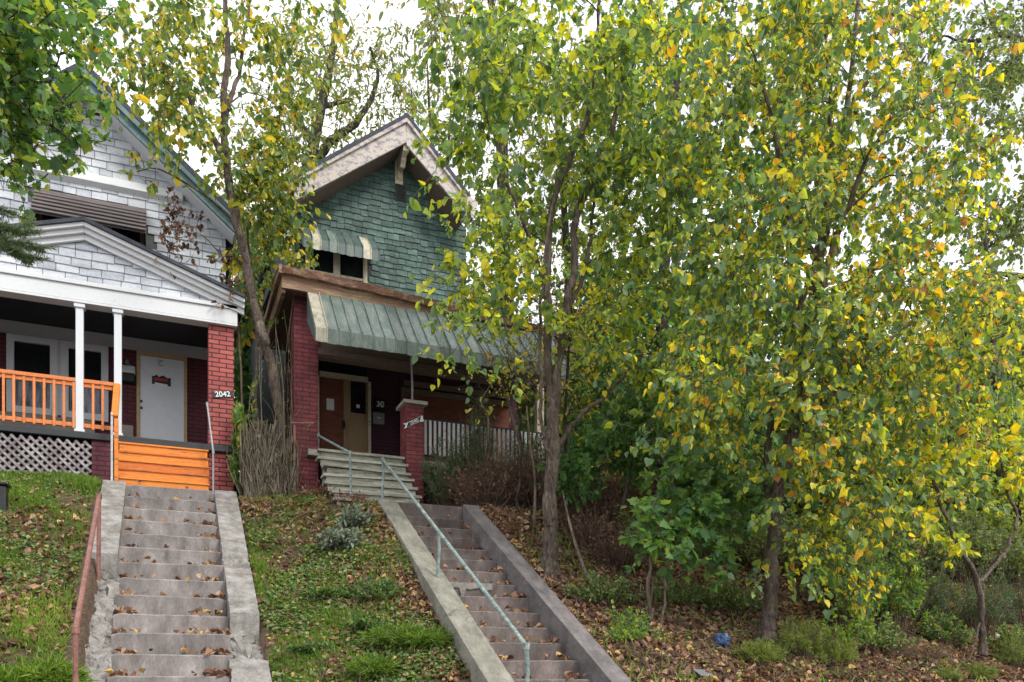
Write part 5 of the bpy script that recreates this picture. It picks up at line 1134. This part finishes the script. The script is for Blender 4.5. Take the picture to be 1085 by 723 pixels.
def weeds(name, label, n, x0, x1, y0, y1, dens, seed, size=.045):
    x, y, z, g = scatter(n, x0, x1, y0, y1, dens, seed); m = len(x)
    a = g.normal(0, 1, (m, 3))*[1, 1, .4]; nr = g.normal(0, .4, (m, 3))+[0, -.4, 1]
    o = leaves(name, np.stack([x, y, z+g.uniform(.0, .09, m)], 1), a, nr, size*g.uniform(.5, 1.4, m), g.uniform(0, 1, m), M['weed'], None, 'heart')
    tag(o, label, 'ground cover', kind='stuff')
gl = lambda x, y: np.clip(1.1-1.1*np.exp(-((y-10.6)/1.2)**2)*(1-patch(x, y, 2.5, 1)*.5), .05, 1)*np.clip(1.8*patch(x, y, 3.1, 6)*patch(x, y, 4.7, 1)+.12, 0, 1)
grassy('lawn_grass', 'green grass on the bank left of the grey staircase', 120000, -3.2, -.9, 8.2, 13.75, gl, 201, .085)
weeds('lawn_weeds', 'small round-leaved green weeds mixed into the left bank', 16000, -3.2, -.9, 8.2, 13.7, lambda x, y: np.clip(patch(x, y, 2.9, 8)*1.5-.4, 0, 1)*.8, 202, .04)
litter('fallen_leaves', 'brown dead leaves lying across the bank left of the grey staircase', 9500, -3.2, -.9, 8.2, 13.7, lambda x, y: .12+.88*np.exp(-((y-10.5)/1.3)**2)*patch(x, y, 2.5, 3), 203)
gm = lambda x, y: np.clip((1-sst(1.5, 2.8, x)*.9)*(2.4*patch(x, y, 2.3, 5)*patch(x, y, 4.1, 2)+.12), 0, 1)
grassy('bank_grass', 'green grass on the bank between the two staircases', 100000, 1.0, 2.85, 8.0, 13.5, gm, 204, .075)
weeds('bank_weeds', 'small green leafy ground cover on the bank between the two staircases', 26000, 1.0, 2.85, 8.0, 13.3, lambda x, y: np.clip(patch(x, y, 2.7, 7)*1.7-.2, .08, 1)*(1-sst(11.2, 13, y)*.6), 205, .04)
litter('fallen_leaves', 'brown dead leaves on the bank between the two staircases', 15000, 1.0, 2.85, 8.0, 13.6, lambda x, y: .22+.78*np.maximum(sst(1.6, 2.8, x+.35*wob(x, y, 2)), sst(12.3, 13.3, y)), 206, .06)
litter('leaf_litter', 'thick reddish brown leaf litter over the slope right of the darker staircase', 60000, 4.4, 16, 7.5, 14, lambda x, y: .55+.45*patch(x, y, 2, 2), 207, .065)
grassy('slope_grass', 'thin straw and green grass among the leaf litter on the right slope', 26000, 4.5, 15, 7.6, 13, lambda x, y: .6*patch(x, y, 1.8, 9)**2, 208, .10, (.2, 1))
weeds('slope_weeds', 'scattered small green weeds among the leaf litter on the right slope', 14000, 5, 15, 7.6, 12.5, lambda x, y: .8*patch(x, y, 1.5, 3)**2, 209, .05)
# twigs strewn on the slopes
def twigs_on(name, label, n, x0, x1, y0, y1, seed):
    x, y, z, g = scatter(n, x0, x1, y0, y1, lambda x, y: np.ones(len(x)), seed); mb = MB()
    for a, b, c in zip(x, y, z):
        th = g.uniform(0, math.pi); L = g.uniform(.08, .4); d = np.array([math.cos(th), math.sin(th)*.8, 0])*L
        q0 = np.array([a, b, 0])-d; q1 = np.array([a, b, 0])+d; q0[2] = gz(q0[0], q0[1])+g.uniform(0, .04); q1[2] = gz(q1[0], q1[1])+g.uniform(0, .10)
        m = (q0+q1)/2+g.normal(0, .04*L/.3, 3)+[0, 0, .03]
        mb.tube([q0, m, q1], [.006, .005, .002], 4, a=g.uniform(0, 1), cap=False)
    tag(mb.build(name, M['twig'], None), label, 'fallen twigs', kind='stuff')
twigs_on('fallen_twigs', 'thin dead twigs strewn over the leaf litter on the right slope', 2600, 4.5, 14, 7.8, 13, 401)
twigs_on('fallen_twigs', 'thin dead twigs strewn on the bank between the staircases', 260, 1.05, 2.8, 8.3, 13.3, 402)
# leaves caught on the steps
def step_leaves(name, label, xa, xb, ytop, ztop, r, t, n, seed, per, side):
    g = np.random.default_rng(seed); L = []
    for k in range(n):
        m = g.poisson(per*(.35+.9*k/n))
        c = g.choice(3, m, p=side)
        x = np.where(c == 0, xa+abs(g.normal(0, .13, m)), np.where(c == 2, xb-abs(g.normal(0, .16, m)), g.uniform(xa, xb, m))); x = np.clip(x, xa+.02, xb-.02)
        y = ytop-k*t+t*g.uniform(.03, .95, m); h = g.uniform(.005, .045, m)
        L.append(np.stack([x, y, np.full(m, ztop-k*r)+h], 1))
    P_ = np.concatenate(L); m = len(P_)
    o = leaves(name, P_, g.normal(0, 1, (m, 3))*[1, 1, .5], g.normal(0, .6, (m, 3))+[0, -.5, .9], g.uniform(.035, .095, m), g.uniform(0, 1, m), M['leaf_dead'], None, 'heart', fold=.7)
    tag(o, label, 'fallen leaves', kind='stuff')
step_leaves('step_leaves', 'dry brown leaves caught on the steps of the grey staircase', -.52, .62, 13.2, ZL, .2297, .357, 14, 301, 34, (.3, .2, .5))
step_leaves('step_leaves', 'dry brown leaves strewn on the steps of the darker staircase', 3.18, 4.17, 12.0, ZR, .2, .35, 13, 302, 26, (.3, .3, .4))
# ================================================================== rubbish on the slope
def crumple(name, label, cat, c, r, mat, seed, flat_=1.0):
    g = np.random.default_rng(seed); V = []; nu, nv = 26, 14
    ph = g.uniform(0, 6.28, (5, 3)); fr = g.integers(2, 7, (5, 2))
    for i in range(nv+1):
        for j in range(nu):
            u, v = 2*math.pi*j/nu, math.pi*i/nv
            k = 1+sum(.10*math.sin(fr[q, 0]*u+ph[q, 0])*math.sin(fr[q, 1]*v+ph[q, 1]) for q in range(5))+g.normal(0, .07)
            V.append((r*k*math.sin(v)*math.cos(u), r*.8*k*math.sin(v)*math.sin(u), r*k*math.cos(v)*flat_))
    Fs = [(i*nu+j, i*nu+(j+1) % nu, (i+1)*nu+(j+1) % nu, (i+1)*nu+j) for i in range(nv) for j in range(nu)]
    me = bpy.data.meshes.new(name); me.from_pydata(V, [], Fs); me.materials.append(M[mat]); o = bpy.data.objects.new(name, me); COL.objects.link(o)
    o.location = [float(c[0]), float(c[1]), float(c[2])]; tag(o, label, cat)
c = PG(765, 688); crumple('plastic_bag', 'crumpled dark blue plastic bag lying on the leaf litter', 'plastic bag', c+[0, 0, .09], .10, 'plastic_blue', 4)
c = PG(1057, 680); crumple('paper_scrap', 'small crumpled white scrap caught in the bush right of the forked tree', 'litter', P(1057, 674, 8.3), .034, 'cap', 5, .7)
c = PG(746, 718); o = MB().box(-.12, .12, -.08, .08, -.012, .012).build('flat_lid', M['steel'], None, bevel=.01); o.location = (float(c[0]), float(c[1]), float(c[2]+.05)); o.rotation_euler = (R(28), R(5), R(12)); tag(o, 'flat grey square lid lying at the bottom of the leaf slope', 'lid')

c = PG(1, 541); mb = MB(); mb.box(c[0]-.14, c[0]+.07, c[1]-.10, c[1]+.10, c[2]-.05, c[2]+.30).box(c[0]-.17, c[0]+.10, c[1]-.13, c[1]+.13, c[2]+.302, c[2]+.34)
o = mb.build('planter', M['black'], None, bevel=.015); o.data.transform(__import__('mathutils').Matrix.Translation(-Vector([float(v) for v in c]))); o.location = [float(v) for v in c]
tag(o, 'small black planter at the left edge on the grass bank', 'planter')
